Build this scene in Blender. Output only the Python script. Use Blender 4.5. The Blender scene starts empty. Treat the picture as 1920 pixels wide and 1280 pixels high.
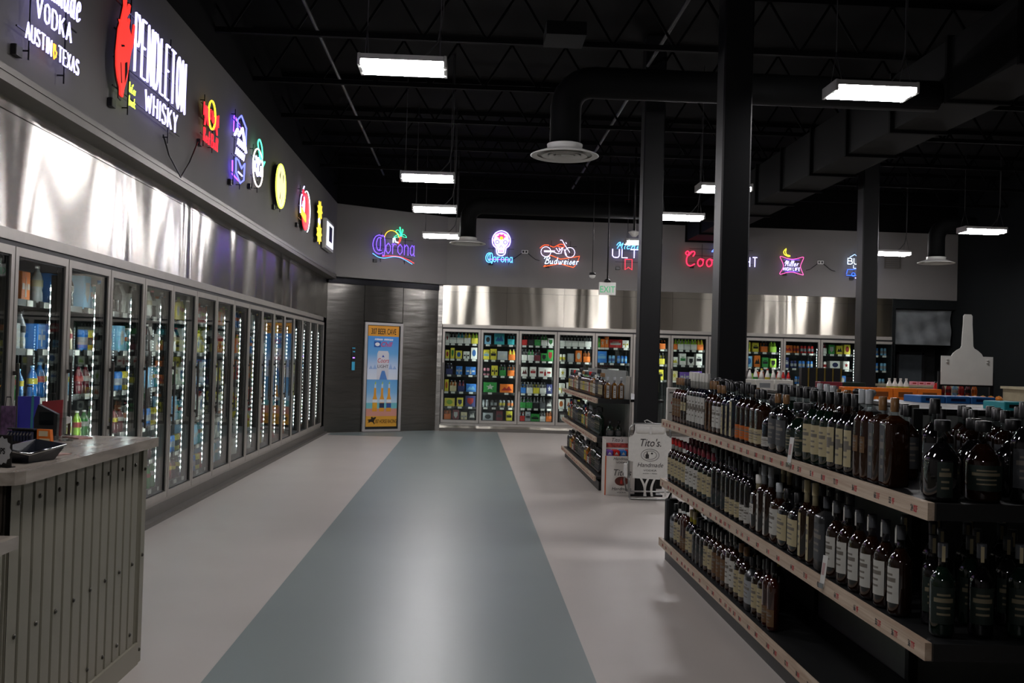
import bpy, bmesh, math, random
from mathutils import Matrix, Vector
random.seed(7)
SC = bpy.context.scene
COL = SC.collection
PI = math.pi
R = math.radians

# ------------------------------------------------------------------ camera, world, exposure
F_PX, YAW, PITCH, ROLL, CAM_H = 1880.0, .0435, .0177, .0279, 1.46
def make_camera():
    fy = Vector((math.sin(YAW) * math.cos(PITCH), math.cos(YAW) * math.cos(PITCH), math.sin(PITCH)))
    rt = Vector((math.cos(YAW), -math.sin(YAW), 0))
    up = rt.cross(fy)
    r2 = math.cos(ROLL) * rt + math.sin(ROLL) * up
    u2 = -math.sin(ROLL) * rt + math.cos(ROLL) * up
    cd = bpy.data.cameras.new('camera')
    cd.sensor_width = 36.0
    cd.lens = F_PX / 1920 * 36.0
    cd.clip_start = .05
    co = bpy.data.objects.new('camera', cd)
    co.matrix_world = Matrix(((r2.x, u2.x, -fy.x, 0), (r2.y, u2.y, -fy.y, 0), (r2.z, u2.z, -fy.z, CAM_H), (0, 0, 0, 1)))
    COL.objects.link(co)
    SC.camera = co
make_camera()
W = bpy.data.worlds.new('world'); SC.world = W
W.use_nodes = True
W.node_tree.nodes['Background'].inputs[0].default_value = (.01, .01, .012, 1)
W.node_tree.nodes['Background'].inputs[1].default_value = .3
VS = SC.view_settings
VS.view_transform = 'Standard'; VS.look = 'None'; VS.gamma = 1.0; VS.use_curve_mapping = False
VS.exposure = 0.0
LAMP_POWER = 84.0          # radiance of the LED high bays
STRIP_POWER = 28.0          # LED strips inside the coolers
SC.cycles.max_bounces = 8
SC.cycles.transparent_max_bounces = 24
SC.cycles.caustics_reflective = False
SC.cycles.caustics_refractive = False
SC.cycles.sample_clamp_indirect = 6.0

# ------------------------------------------------------------------ materials
MATS = {}
def srgb(h):
    if isinstance(h, str):
        h = h.lstrip('#'); c = [int(h[i:i + 2], 16) / 255 for i in (0, 2, 4)]
        return tuple(x / 12.92 if x <= .04045 else ((x + .055) / 1.055) ** 2.4 for x in c)
    return h
def mat(name, col=(.5, .5, .5), rough=.5, metal=0., spec=.5, var=.12, scale=8., bump=0., coat=0., trans=0., ior=1.45, stretch=None):
    if name in MATS: return MATS[name]
    m = bpy.data.materials.new(name); m.use_nodes = True
    nt = m.node_tree; b = nt.nodes['Principled BSDF']
    col = srgb(col)
    b.inputs['Roughness'].default_value = rough
    b.inputs['Metallic'].default_value = metal
    b.inputs['Specular IOR Level'].default_value = spec
    b.inputs['Coat Weight'].default_value = coat
    b.inputs['Transmission Weight'].default_value = trans
    b.inputs['IOR'].default_value = ior
    tc = nt.nodes.new('ShaderNodeTexCoord'); no = nt.nodes.new('ShaderNodeTexNoise')
    no.inputs['Scale'].default_value = scale; no.inputs['Detail'].default_value = 3
    if stretch:
        mp = nt.nodes.new('ShaderNodeMapping'); mp.inputs['Scale'].default_value = stretch
        nt.links.new(tc.outputs['Object'], mp.inputs[0]); nt.links.new(mp.outputs[0], no.inputs['Vector'])
    else:
        nt.links.new(tc.outputs['Object'], no.inputs['Vector'])
    cr = nt.nodes.new('ShaderNodeValToRGB')
    cr.color_ramp.elements[0].position = .3; cr.color_ramp.elements[1].position = .7
    cr.color_ramp.elements[0].color = tuple(max(0, c * (1 - var)) for c in col) + (1,)
    cr.color_ramp.elements[1].color = tuple(min(1, c * (1 + var)) for c in col) + (1,)
    nt.links.new(no.outputs['Fac'], cr.inputs[0]); nt.links.new(cr.outputs[0], b.inputs['Base Color'])
    if bump:
        bp = nt.nodes.new('ShaderNodeBump'); bp.inputs['Strength'].default_value = 1; bp.inputs['Distance'].default_value = bump
        nt.links.new(no.outputs['Fac'], bp.inputs['Height']); nt.links.new(bp.outputs[0], b.inputs['Normal'])
    MATS[name] = m
    return m
def emit(name, col, power):
    if name in MATS: return MATS[name]
    m = bpy.data.materials.new(name); m.use_nodes = True
    b = m.node_tree.nodes['Principled BSDF']
    c = srgb(col) + (1,)
    b.inputs['Base Color'].default_value = c; b.inputs['Emission Color'].default_value = c
    b.inputs['Emission Strength'].default_value = power; b.inputs['Roughness'].default_value = .4
    MATS[name] = m
    return m
def glass_mat(name, tint=(.9, .93, .92), ior=1.5, rough=0.0):
    m = bpy.data.materials.new(name); m.use_nodes = True
    nt = m.node_tree; nt.nodes.remove(nt.nodes['Principled BSDF'])
    out = nt.nodes['Material Output']
    tr = nt.nodes.new('ShaderNodeBsdfTransparent'); tr.inputs[0].default_value = tint + (1,)
    gl = nt.nodes.new('ShaderNodeBsdfGlossy'); gl.inputs['Roughness'].default_value = rough
    ge = nt.nodes.new('ShaderNodeNewGeometry')            # Schlick reflectance, the same from both faces of the sheet
    dt = nt.nodes.new('ShaderNodeVectorMath'); dt.operation = 'DOT_PRODUCT'
    nt.links.new(ge.outputs['Normal'], dt.inputs[0]); nt.links.new(ge.outputs['Incoming'], dt.inputs[1])
    def mth(op, a, b=None):
        n = nt.nodes.new('ShaderNodeMath'); n.operation = op
        for i, q in enumerate((a, b)):
            if q is None: continue
            if isinstance(q, (int, float)): n.inputs[i].default_value = q
            else: nt.links.new(q, n.inputs[i])
        return n.outputs[0]
    f0 = ((ior - 1) / (ior + 1)) ** 2
    k = mth('POWER', mth('SUBTRACT', 1.0, mth('ABSOLUTE', dt.outputs['Value'])), 5.0)
    fac = mth('ADD', mth('MULTIPLY', k, 1 - f0), f0)
    mx = nt.nodes.new('ShaderNodeMixShader')
    nt.links.new(fac, mx.inputs[0]); nt.links.new(tr.outputs[0], mx.inputs[1]); nt.links.new(gl.outputs[0], mx.inputs[2])
    nt.links.new(mx.outputs[0], out.inputs[0])
    MATS[name] = m
    return m
def steel_mat(name, col, rough, wave, aniso=.9, stretch=(1.1, 1.1, .5), ripple=0.0):
    """brushed stainless sheet: anisotropic along the horizontal grain, sheets slightly buckled"""
    m = bpy.data.materials.new(name); m.use_nodes = True
    nt = m.node_tree; b = nt.nodes['Principled BSDF']
    b.inputs['Base Color'].default_value = srgb(col) + (1,)
    b.inputs['Metallic'].default_value = 1; b.inputs['Roughness'].default_value = rough
    b.inputs['Anisotropic'].default_value = aniso; b.inputs['Anisotropic Rotation'].default_value = .25
    tg = nt.nodes.new('ShaderNodeTangent'); tg.direction_type = 'UV_MAP'; tg.uv_map = 'UVMap'
    nt.links.new(tg.outputs[0], b.inputs['Tangent'])
    ge = nt.nodes.new('ShaderNodeNewGeometry')
    mp = nt.nodes.new('ShaderNodeMapping'); mp.inputs['Scale'].default_value = stretch
    no = nt.nodes.new('ShaderNodeTexNoise'); no.inputs['Scale'].default_value = 1.0; no.inputs['Detail'].default_value = 1.5; no.inputs['Distortion'].default_value = .6
    nt.links.new(ge.outputs['Position'], mp.inputs[0]); nt.links.new(mp.outputs[0], no.inputs['Vector'])
    bp = nt.nodes.new('ShaderNodeBump'); bp.inputs['Distance'].default_value = wave
    nt.links.new(no.outputs['Fac'], bp.inputs['Height'])
    last = bp
    if ripple:
        mp2 = nt.nodes.new('ShaderNodeMapping'); mp2.inputs['Scale'].default_value = (1.2, 1.2, 7)
        n2 = nt.nodes.new('ShaderNodeTexNoise'); n2.inputs['Scale'].default_value = 1.0; n2.inputs['Detail'].default_value = 2
        nt.links.new(ge.outputs['Position'], mp2.inputs[0]); nt.links.new(mp2.outputs[0], n2.inputs['Vector'])
        b2 = nt.nodes.new('ShaderNodeBump'); b2.inputs['Distance'].default_value = ripple
        nt.links.new(n2.outputs['Fac'], b2.inputs['Height']); nt.links.new(bp.outputs[0], b2.inputs['Normal'])
        last = b2
    nt.links.new(last.outputs[0], b.inputs['Normal'])
    MATS[name] = m
    return m
def wood_mat(name, c1, c2, scale=3., rough=.5, stretch=(14, 1, 14)):
    m = bpy.data.materials.new(name); m.use_nodes = True
    nt = m.node_tree; b = nt.nodes['Principled BSDF']; b.inputs['Roughness'].default_value = rough
    tc = nt.nodes.new('ShaderNodeTexCoord'); mp = nt.nodes.new('ShaderNodeMapping'); mp.inputs['Scale'].default_value = stretch
    no = nt.nodes.new('ShaderNodeTexNoise'); no.inputs['Scale'].default_value = scale; no.inputs['Detail'].default_value = 5; no.inputs['Distortion'].default_value = .8
    cr = nt.nodes.new('ShaderNodeValToRGB'); cr.color_ramp.elements[0].position = .35; cr.color_ramp.elements[1].position = .68
    cr.color_ramp.elements[0].color = srgb(c1) + (1,); cr.color_ramp.elements[1].color = srgb(c2) + (1,)
    nt.links.new(tc.outputs['Object'], mp.inputs[0]); nt.links.new(mp.outputs[0], no.inputs['Vector'])
    nt.links.new(no.outputs['Fac'], cr.inputs[0]); nt.links.new(cr.outputs[0], b.inputs['Base Color'])
    MATS[name] = m
    return m

M_FLOOR = mat('vinyl_floor', '#b3aca6', .38, var=.035, scale=1.3, spec=.45)
M_BAND = mat('grey_vinyl_band', '#75807f', .36, var=.035, scale=1.3, spec=.45)
M_WALL = mat('grey_wall_paint', '#757270', .75, var=.03, scale=2.)
M_BLACK = mat('black_ceiling_paint', '#060607', .9, var=.2, scale=2., spec=.15)
M_DUCT = mat('black_duct_paint', '#070809', .75, var=.15, scale=3., spec=.2)
M_DARKWALL = mat('dark_wall_paint', '#0d1112', .8, var=.1, spec=.25)
M_COLUMN = mat('black_column_paint', '#101114', .45, var=.08)
M_STEEL = steel_mat('brushed_steel_fascia', '#c9c5be', .23, .17, 1.0, (.6, .6, .07))
M_STEEL_R = steel_mat('brushed_steel_fascia_rear', '#c9c4b8', .30, .15, 1.0, (.8, .8, .08))
M_STEEL_C = steel_mat('brushed_steel_cave', '#6b6965', .24, .012, .8, (1.1, 1.1, .8), .008)
M_FRAME = mat('aluminium_frame', '#b0aba4', .38, .55, var=.05)
M_FRAME_D = mat('dark_gasket', '#151517', .5)
M_WHITEFRAME = mat('pale_metal_frame', '#b3afae', .4, .3, var=.04)
M_TRIM = mat('grey_metal_trim', '#6f6b66', .45, .6, var=.05)
M_INT = mat('cooler_interior', '#101214', .6)
M_SHELFK = mat('black_shelf_metal', '#101112', .45, var=.1)
M_PANEL = mat('gondola_back_panel', '#8f9390', .6, var=.04)
M_PINE = wood_mat('pale_pine_lip', '#a8917c', '#c3b19d', 2.2, .55, (10, .8, 30))
M_LAM = wood_mat('grey_marbled_laminate', '#847b72', '#aaa094', 2.0, .22, (5, 1.2, 5))
M_CORR = mat('grey_corrugated_metal', '#8b8677', .45, .2, var=.05, scale=3.)
M_SCREW = mat('screw_metal', '#55524c', .35, .9)
M_WHITE = mat('white_enamel', '#d9d8d4', .45, var=.03)
M_GLASS = glass_mat('door_glass', (.86, .9, .89), 1.52)
M_CLEAR = glass_mat('clear_glass', (.8, .83, .83), 1.5, .02)
M_ACRYL = glass_mat('clear_acrylic', (.88, .9, .9), 1.35, .03)
M_VINYL = mat('cloudy_vinyl', '#6f7375', .18, var=.25, scale=3., coat=.6, spec=.8)  # grey base colour stands in for the clear sheet's grey reflection
M_BLK = mat('black_plastic', '#121214', .4)
M_CHROME = mat('chrome', '#b9b9bb', .15, 1.)
M_CABLE = mat('grey_cable', '#4b4b4d', .5)

PAL = dict(w='#dcdad2', k='#17171a', r='#b3221f', b='#2c6fb8', n='#232a5c', y='#d8c83a', g='#2f8a3c', o='#d96f1e', t='#2fa3ad', p='#6a4a9c',
           s='#a9adb0', c='#cdbf97', m='#6e2530', l='#7fb6d8', d='#4a4c50', e='#9ccb3a', a='#8a4a16', i='#d88a9a', u='#7a5a3a', q='#13251d')
PALNAME = dict(w='white', k='black', r='red', b='blue', n='navy', y='yellow', g='green', o='orange', t='teal', p='purple', s='silver', c='cream',
               m='maroon', l='pale blue', d='charcoal', e='lime', a='amber', i='pink', u='brown', q='dark green')
def pm(k, kind='card'):
    ro = dict(card=.5, can=.25, plastic=.22, paper=.6)[kind]
    c_ = srgb(PAL[k])
    if kind == 'paper': c_ = tuple(v * .62 for v in c_)
    return mat(f'{PALNAME[k]}_{kind}'.replace(' ', '_'), c_, ro, .7 if (kind == 'can' and k == 's') else 0., var=.06, scale=20.)

# ------------------------------------------------------------------ mesh helpers
class MB:
    def __init__(s): s.v = []; s.f = []; s.m = []; s.sm = []
    def add(s, vs, fs, mi=0, smooth=False):
        o = len(s.v); s.v += [tuple(p) for p in vs]
        for f in fs: s.f.append(tuple(i + o for i in f)); s.m.append(mi); s.sm.append(smooth)
        return s
    def box(s, x0, x1, y0, y1, z0, z1, mi=0):
        return s.add([(x0, y0, z0), (x1, y0, z0), (x1, y1, z0), (x0, y1, z0), (x0, y0, z1), (x1, y0, z1), (x1, y1, z1), (x0, y1, z1)],
                     [(0, 3, 2, 1), (4, 5, 6, 7), (0, 1, 5, 4), (1, 2, 6, 5), (2, 3, 7, 6), (3, 0, 4, 7)], mi)
    def bbox(s, x0, x1, y0, y1, z0, z1, b=.004, mi=0):
        """box with chamfered vertical edges and top"""
        pts = [(x0 + b, y0), (x1 - b, y0), (x1, y0 + b), (x1, y1 - b), (x1 - b, y1), (x0 + b, y1), (x0, y1 - b), (x0, y0 + b)]
        cx, cy = (x0 + x1) / 2, (y0 + y1) / 2
        def shr(p): return (p[0] - math.copysign(b, p[0] - cx), p[1] - math.copysign(b, p[1] - cy))
        v = [(x, y, z0) for x, y in pts] + [(x, y, z1 - b) for x, y in pts] + [shr(p) + (z1,) for p in pts]
        f = [tuple(range(7, -1, -1)), tuple(range(16, 24))]
        for k in (0, 8):
            for i in range(8): f.append((k + i, k + (i + 1) % 8, k + 8 + (i + 1) % 8, k + 8 + i))
        return s.add(v, f, mi)
    def bar(s, a, b, w, h=None, mi=0):
        a, b = Vector(a), Vector(b); d = (b - a).normalized(); h = h or w
        ref = Vector((0, 0, 1)) if abs(d.z) < .9 else Vector((0, 1, 0))
        x = d.cross(ref).normalized() * w / 2; y = x.cross(d).normalized() * h / 2
        vs = [a - x - y, a + x - y, a + x + y, a - x + y, b - x - y, b + x - y, b + x + y, b - x + y]
        return s.add(vs, [(0, 1, 2, 3), (7, 6, 5, 4), (0, 4, 5, 1), (1, 5, 6, 2), (2, 6, 7, 3), (3, 7, 4, 0)], mi)
    def tube(s, pts, r, n=6, mi=0, closed=False):
        pts = [Vector(p) for p in pts]
        q = [pts[0]]
        for p in pts[1:]:
            if (p - q[-1]).length > 1e-5: q.append(p)
        pts = q; N = len(pts)
        if N < 2: return s
        o = len(s.v); prev = None
        for i in range(N):
            if closed: d = pts[(i + 1) % N] - pts[i - 1]
            else: d = pts[min(i + 1, N - 1)] - pts[max(i - 1, 0)]
            d = d.normalized() if d.length > 1e-9 else Vector((0, 0, 1))
            if prev is None:
                ref = Vector((0, 1, 0)) if abs(d.y) < .9 else Vector((1, 0, 0))
                x = d.cross(ref).normalized()
            else:
                x = prev - d * prev.dot(d)
                x = x.normalized() if x.length > 1e-6 else d.orthogonal().normalized()
            prev = x; y = d.cross(x)
            for k in range(n):
                a = 2 * PI * k / n
                s.v.append(tuple(pts[i] + (x * math.cos(a) + y * math.sin(a)) * r))
        seg = N if closed else N - 1
        for i in range(seg):
            for k in range(n):
                a, b = o + i * n + k, o + i * n + (k + 1) % n
                c, d = o + ((i + 1) % N) * n + (k + 1) % n, o + ((i + 1) % N) * n + k
                s.f.append((a, b, c, d)); s.m.append(mi); s.sm.append(True)
        if not closed:
            s.f.append(tuple(o + k for k in range(n - 1, -1, -1))); s.m.append(mi); s.sm.append(False)
            s.f.append(tuple(o + (N - 1) * n + k for k in range(n))); s.m.append(mi); s.sm.append(False)
        return s
    def lathe(s, prof, n=14, cx=0, cy=0, mi=0, sx=1, sy=1, power=2.0, caps=True, smooth=True):
        """profile [(r, z)...]; power > 2 gives a squarish section"""
        o = len(s.v)
        for r, z in prof:
            for k in range(n):
                a = 2 * PI * (k + .5) / n
                c, q = math.cos(a), math.sin(a)
                t = (abs(c) ** power + abs(q) ** power) ** (-1 / power)
                s.v.append((cx + r * sx * t * c, cy + r * sy * t * q, z))
        for i in range(len(prof) - 1):
            for k in range(n):
                a, b = o + i * n + k, o + i * n + (k + 1) % n
                s.f.append((a, b, b + n, a + n)); s.m.append(mi); s.sm.append(smooth)
        if caps:
            s.f.append(tuple(o + k for k in range(n - 1, -1, -1))); s.m.append(mi); s.sm.append(False)
            e = o + (len(prof) - 1) * n
            s.f.append(tuple(e + k for k in range(n))); s.m.append(mi); s.sm.append(False)
        return s
    def prism(s, poly, y0, y1, mi=0):
        """polygon in x-z extruded along y"""
        n = len(poly)
        area = sum(poly[i][0] * poly[(i + 1) % n][1] - poly[(i + 1) % n][0] * poly[i][1] for i in range(n))
        if area < 0: poly = poly[::-1]
        v = [(x, y0, z) for x, z in poly] + [(x, y1, z) for x, z in poly]
        f = [tuple(range(n)), tuple(range(2 * n - 1, n - 1, -1))]
        for i in range(n): f.append((i, i + n, (i + 1) % n + n, (i + 1) % n))
        return s.add(v, f, mi)
    def disc(s, cx, cz, rx, rz, y0, y1, n=28, mi=0):
        return s.prism([(cx + rx * math.cos(2 * PI * k / n), cz + rz * math.sin(2 * PI * k / n)) for k in range(n)], y0, y1, mi)
    def mesh(s, name, mats, uv=None):
        me = bpy.data.meshes.new(name); me.from_pydata(s.v, [], s.f)
        for m in (mats if isinstance(mats, (list, tuple)) else [mats]): me.materials.append(m)
        me.polygons.foreach_set('material_index', s.m)
        me.polygons.foreach_set('use_smooth', s.sm)
        if uv:
            l = me.uv_layers.new(name='UVMap')
            for lp in me.loops:
                p = me.vertices[lp.vertex_index].co
                l.data[lp.index].uv = (p.x * uv[0] + p.y * uv[1], p.z)
        me.update()
        return me
    def build(s, name, mats, parent=None, uv=None):
        return link(name, s.mesh(name, mats, uv), parent)
def link(name, data, parent=None, loc=None, rotz=None):
    o = bpy.data.objects.new(name, data); COL.objects.link(o)
    if parent: o.parent = parent
    if loc is not None: o.location = loc
    if rotz is not None: o.rotation_euler = (0, 0, rotz)
    return o
def tag(o, label=None, cat=None, group=None, kind=None):
    if label: o['label'] = label
    if cat: o['category'] = cat
    if group: o['group'] = group
    if kind: o['kind'] = kind
    return o
def thing(name, label, cat, loc=(0, 0, 0), rotz=0, group=None):
    return tag(link(name, None, None, loc, rotz), label, cat, group)
def struct(name, mb, m, parent=None, uv=None, label=None):
    o = mb.build(name, m, parent, uv)
    if not parent: o['kind'] = 'structure'
    if label: o['label'] = label
    return o
ONES = ['', 'first', 'second', 'third', 'fourth', 'fifth', 'sixth', 'seventh', 'eighth', 'ninth', 'tenth', 'eleventh', 'twelfth', 'thirteenth', 'fourteenth',
        'fifteenth', 'sixteenth', 'seventeenth', 'eighteenth', 'nineteenth']
TENS = {2: 'twent', 3: 'thirt', 4: 'fort', 5: 'fift', 6: 'sixt'}
def ordw(n):
    if n < 20: return ONES[n]
    t, u = divmod(n, 10)
    return TENS[t] + ('ieth' if u == 0 else 'y-' + ONES[u])
FONTC = {}
def text_mesh(txt, size, ext=.0006, shear=0., sx=1., align='CENTER', bold=0.):
    key = (txt, size, ext, shear, sx, align, bold)
    if key in FONTC: return FONTC[key]
    cu = bpy.data.curves.new('t', 'FONT'); cu.body = txt; cu.size = size; cu.extrude = ext; cu.shear = shear; cu.align_x = align; cu.resolution_u = 3; cu.offset = bold
    o = bpy.data.objects.new('t', cu); COL.objects.link(o)
    dg = bpy.context.evaluated_depsgraph_get()
    me = bpy.data.meshes.new_from_object(o.evaluated_get(dg))
    bpy.data.objects.remove(o)
    V = [(v.co.x * sx, v.co.z, v.co.y) for v in me.vertices]       # lie in x-z, facing -y
    Fc = [tuple(reversed(p.vertices)) for p in me.polygons]
    bpy.data.meshes.remove(me)
    FONTC[key] = (V, Fc)
    return FONTC[key]
def put_text(mb, txt, x, y, z, size, mi=0, **k):
    V, Fc = text_mesh(txt, size, **k)
    mb.add([(a + x, b + y, c + z) for a, b, c in V], Fc, mi)
    return mb

# ------------------------------------------------------------------ room shell
XL, XU, YR, HT, HB, HS, HW = -2.643, -2.5, 20.08, 2.109, .14, 2.908, 4.263
YC, XR, YF = 18.75, 9.95, -5.0
HC = 5.1
CA, CB = Vector((XL, YC)), Vector((-.62, 20.05))
CAVE_ANG = math.atan2(CB.y - CA.y, CB.x - CA.x); CAVE_LEN = (CB - CA).length
struct('floor', MB().box(-3.7, XR + .2, YF, 21.2, -.1, 0), M_FLOOR)
f = bpy.data.objects['floor']
struct('floor_band', MB().box(-1.132, .627, YF + .1, 19.98, 0, .0015), M_BAND)['label'] = 'grey vinyl walkway band in the beige floor'
struct('floor_cross_band', MB().add([(-2.5, 18.3, 0), (-1.133, 18.3, 0), (-1.133, 19.66, 0), (-2.5, 18.78, 0), (-2.5, 18.3, .0014), (-1.133, 18.3, .0014), (-1.133, 19.66, .0014), (-2.5, 18.78, .0014)], [(3, 2, 1, 0), (4, 5, 6, 7)] + [(i, (i + 1) % 4, (i + 1) % 4 + 4, i + 4) for i in range(4)]), M_BAND)['label'] = 'grey vinyl strip along the beer cave wall'
struct('ceiling', MB().box(-3.7, XR + .2, YF, 21.2, HC, HC + .1), M_BLACK)
struct('wall_front', MB().box(-3.7, XR + .2, YF - .15, YF, 0, HC), M_WALL)
# right wall: dark paint, runs back to the rear wall
struct('wall_right', MB().box(XR, XR + .15, YF, 21.2, 0, HC), M_DARKWALL)
# left wall: grey bulkhead above, black paint above the paint line, solid side behind the counter
wl = struct('wall_left', MB().box(-3.7, XU, YF, YC + .1, HS, HW), M_WALL)
struct('paint_line_band', MB().box(-3.7, XU - .01, YF, YC + .1, HW, HC), M_BLACK, wl)
struct('lower_wall', MB().box(-3.7, XL, YF, 4.2, 0, HS), M_WALL, wl)
# cave wall (angled): local x along the wall, y into the wall
cav = link('wall_cave', MB().box(.0, CAVE_LEN + .1, -.11, .25, HS, HW).mesh('wall_cave', M_WALL), None, (CA.x, CA.y, 0), CAVE_ANG)
cav['kind'] = 'structure'; cav['label'] = 'angled steel clad wall of the walk-in cave with grey bulkhead above'
struct('paint_line_band', MB().box(0, CAVE_LEN + .1, -.1, .25, HW, HC), M_BLACK, cav)
for i, (a, b, z0, z1) in enumerate(((0, .77, 0, HS), (.775, 1.605, 2.11, HS), (1.61, CAVE_LEN, 0, HS))):
    struct('steel_panel', MB().box(a + .002, b - .002, 0, .02, z0, z1), M_STEEL_C, cav, (1, 0))
struct('backing', MB().box(0, CAVE_LEN, .03, .2, 0, HS), M_INT, cav)
struct('dark_header', MB().prism([(.01, 2.79), (CAVE_LEN, 2.79), (CAVE_LEN, HS - .002), (.01, HS - .002)], -.02, -.001), mat('dark_header_metal', '#131318', .25, .6), cav)  # dark colour stands in for steel reflecting the black ceiling
# rear wall
wr = struct('wall_rear', MB().box(-.62, XR, YR - .02, YR + .3, HS, HW), M_WALL)
struct('paint_line_band', MB().box(-.62, XR, YR, YR + .3, HW, HC), M_BLACK, wr)
xs = [-.56, .75, 1.9, 3.1, 4.1, 5.3, 6.6, 7.7, 8.66]
for i in range(len(xs) - 1):
    struct('steel_panel', MB().box(xs[i] + .002, xs[i + 1] - .002, YR, YR + .02, HT + .02, 2.78), M_STEEL_R, wr, (1, 0))
    struct('steel_panel', MB().box(xs[i] + .002, xs[i + 1] - .002, YR - .001, YR + .02, 2.784, HS), M_STEEL_R, wr, (1, 0))
struct('steel_panel', MB().box(-.62, -.53, YR - .012, YR + .02, 0, HS), M_STEEL_C, wr, (1, 0))
struct('steel_panel', MB().box(-.53, 8.62, YR - .005, YR + .02, 0, HB - .02), M_STEEL_R, wr, (1, 0))
struct('curb', MB().box(-.53, 8.62, YR - .06, YR - .005, 0, .06), M_TRIM, wr)
struct('backing', MB().box(-.62, XR, YR + .9, YR + 1.0, 0, HS), M_INT, wr)
# left fascia over the coolers
fl = struct('fascia_left', MB().box(-3.6, XL - .03, 4.2, YC, HT + .03, HS), M_TRIM)
ys = [4.2, 4.82, 7.22, 9.62, 12.02, 14.42, 16.82, YC]
for i in range(len(ys) - 1):
    struct('steel_panel', MB().box(XL - .02, XL, ys[i] + .002, ys[i + 1] - .002, HT + .02, 2.784), M_STEEL, fl, (0, 1))
    struct('steel_panel', MB().box(XL - .02, XL, ys[i] + .002, ys[i + 1] - .002, 2.79, HS), M_STEEL, fl, (0, 1))
struct('trim_1', MB().box(XL, XU + .012, YF, YC, HS - .05, HS).box(XU, XU + .018, YF, YC, HS, HS + .035), M_TRIM)
struct('trim_2', MB().box(XL, XL + .02, 4.2, YC, 0, HB - .01).box(XL + .02, XL + .09, 4.2, YC - .1, 0, .035), M_TRIM)['label'] = 'grey metal toe kick below the long cooler run'
struct('backing_left', MB().box(-3.6, -3.5, 4.2, YC, 0, HT + .03), M_INT)
struct('backing_end', MB().box(-3.5, XL - .02, YC - .3, YC - .2, 0, HT + .03), M_INT)
struct('backing_start', MB().box(-3.5, XL - .02, 4.2, 4.3, 0, HT + .03), M_INT)
struct('cooler_base_left', MB().box(-3.5, XL - .01, 4.2, YC - .2, 0, HB), M_INT)
struct('cooler_base_rear', MB().box(-.6, 8.62, YR + .02, YR + .9, 0, HB), M_INT)
struct('cooler_roof_rear', MB().box(-.6, 8.62, YR + .025, YR + .9, HT + .04, HT + .1), M_INT)
# alcove at the right end of the rear wall
struct('alcove_side', MB().box(8.62, 8.68, YR - .03, YR + .9, 0, HS), M_DARKWALL)
struct('alcove_header', MB().box(8.68, XR, YR, YR + .3, 2.72, HS), M_DARKWALL)
da = thing('door_1', 'dark grey service door in the recess at the end of the coolers', 'door', (9.12, YR + .8, 0)); da['kind'] = 'structure'
MB().box(0, .5, 0, .05, .02, 1.8).build('door_leaf', mat('slate_door', '#454b4f', .5), da)
MB().box(-.05, 0, -.02, .06, 0, 1.85).box(.5, .55, -.02, .06, 0, 1.85).box(-.05, .55, -.02, .06, 1.8, 1.85).build('door_frame', M_FRAME_D, da)
MB().lathe([(.02, 0), (.03, .01), (.02, .03)], 10).build('door_knob', M_CHROME, da).location = (.06, -.03, .95)
vc = thing('vinyl_strip_curtain', 'clear wavy vinyl sheet hanging over the dark service recess', 'curtain', (8.7, YR + .12, 0))
def wavy(x0, x1, z0, z1, ph):
    mb = MB(); N, K = 24, 16; v = []
    for j in range(K + 1):
        for i in range(N + 1):
            x = x0 + (x1 - x0) * i / N; z = z1 - (z1 - z0) * j / K
            v.append((x, .03 * math.sin(14 * z + 2.1 * math.sin(3.1 * x + ph)) * (1 - .4 * j / K) + .012 * math.sin(21 * x + 5 * z + ph), z))
    fs = [(j * (N + 1) + i, (j + 1) * (N + 1) + i, (j + 1) * (N + 1) + i + 1, j * (N + 1) + i + 1) for j in range(K) for i in range(N)]
    return mb.add(v, fs, 0, True)
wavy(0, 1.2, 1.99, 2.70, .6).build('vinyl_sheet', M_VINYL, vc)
MB().box(0, 1.22, -.03, .03, 2.70, 2.72).build('hanging_rail', M_FRAME_D, vc)
tag(MB().box(8.84, 9.02, YR + .75, YR + .76, 1.9, 1.94).build('door_sign', mat('blue_sign', '#2d5b86', .4)), 'small blue sign strip inside the dark service recess', 'sign')

# ------------------------------------------------------------------ ceiling steelwork, ducts, columns
def joist(y, idx):
    t = thing('ceiling_joist', f'black open web ceiling joist, {ordw(9 - idx)} from the rear wall', 'joist', (0, y, 0), 0, 'black open web ceiling joists')
    MB().box(-3.6, XR, -.03, .03, HC - .06, HC).build('top_chord', M_BLACK, t)
    MB().box(-3.6, XR, -.025, .025, HC - .58, HC - .53).build('bottom_chord', M_BLACK, t)
    m = MB(); n = 22; st = (XR + 3.6) / n
    for i in range(n):
        x = -3.6 + i * st
        m.bar((x, 0, HC - .55), (x + st / 2, 0, HC - .05), .022); m.bar((x + st / 2, 0, HC - .05), (x + st, 0, HC - .55), .022)
    m.build('web', M_BLACK, t)
for i, y in enumerate([4.5, 6.2, 7.9, 9.7, 11.4, 13.1, 14.8, 16.5, 18.2]): joist(y, i)
def rods(): pass
tag(MB().tube([(1.9, 5, 4.75), (1.9, 19, 4.75)], .02, 6).build('conduit_pipe', M_CABLE), 'thin grey conduit running along the ceiling to the rear wall', 'conduit')
tag(MB().tube([(-1.6, 5, 4.7), (-1.6, 18, 4.7)], .018, 6).build('conduit_pipe', M_CABLE), 'thin grey conduit along the ceiling above the cooler aisle', 'conduit')
tag(MB().box(.62, .98, 8.9, 9.3, 4.38, 4.5).build('ceiling_box', M_DUCT), 'dark flat box hanging under the ceiling joists', 'ceiling box')
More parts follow.
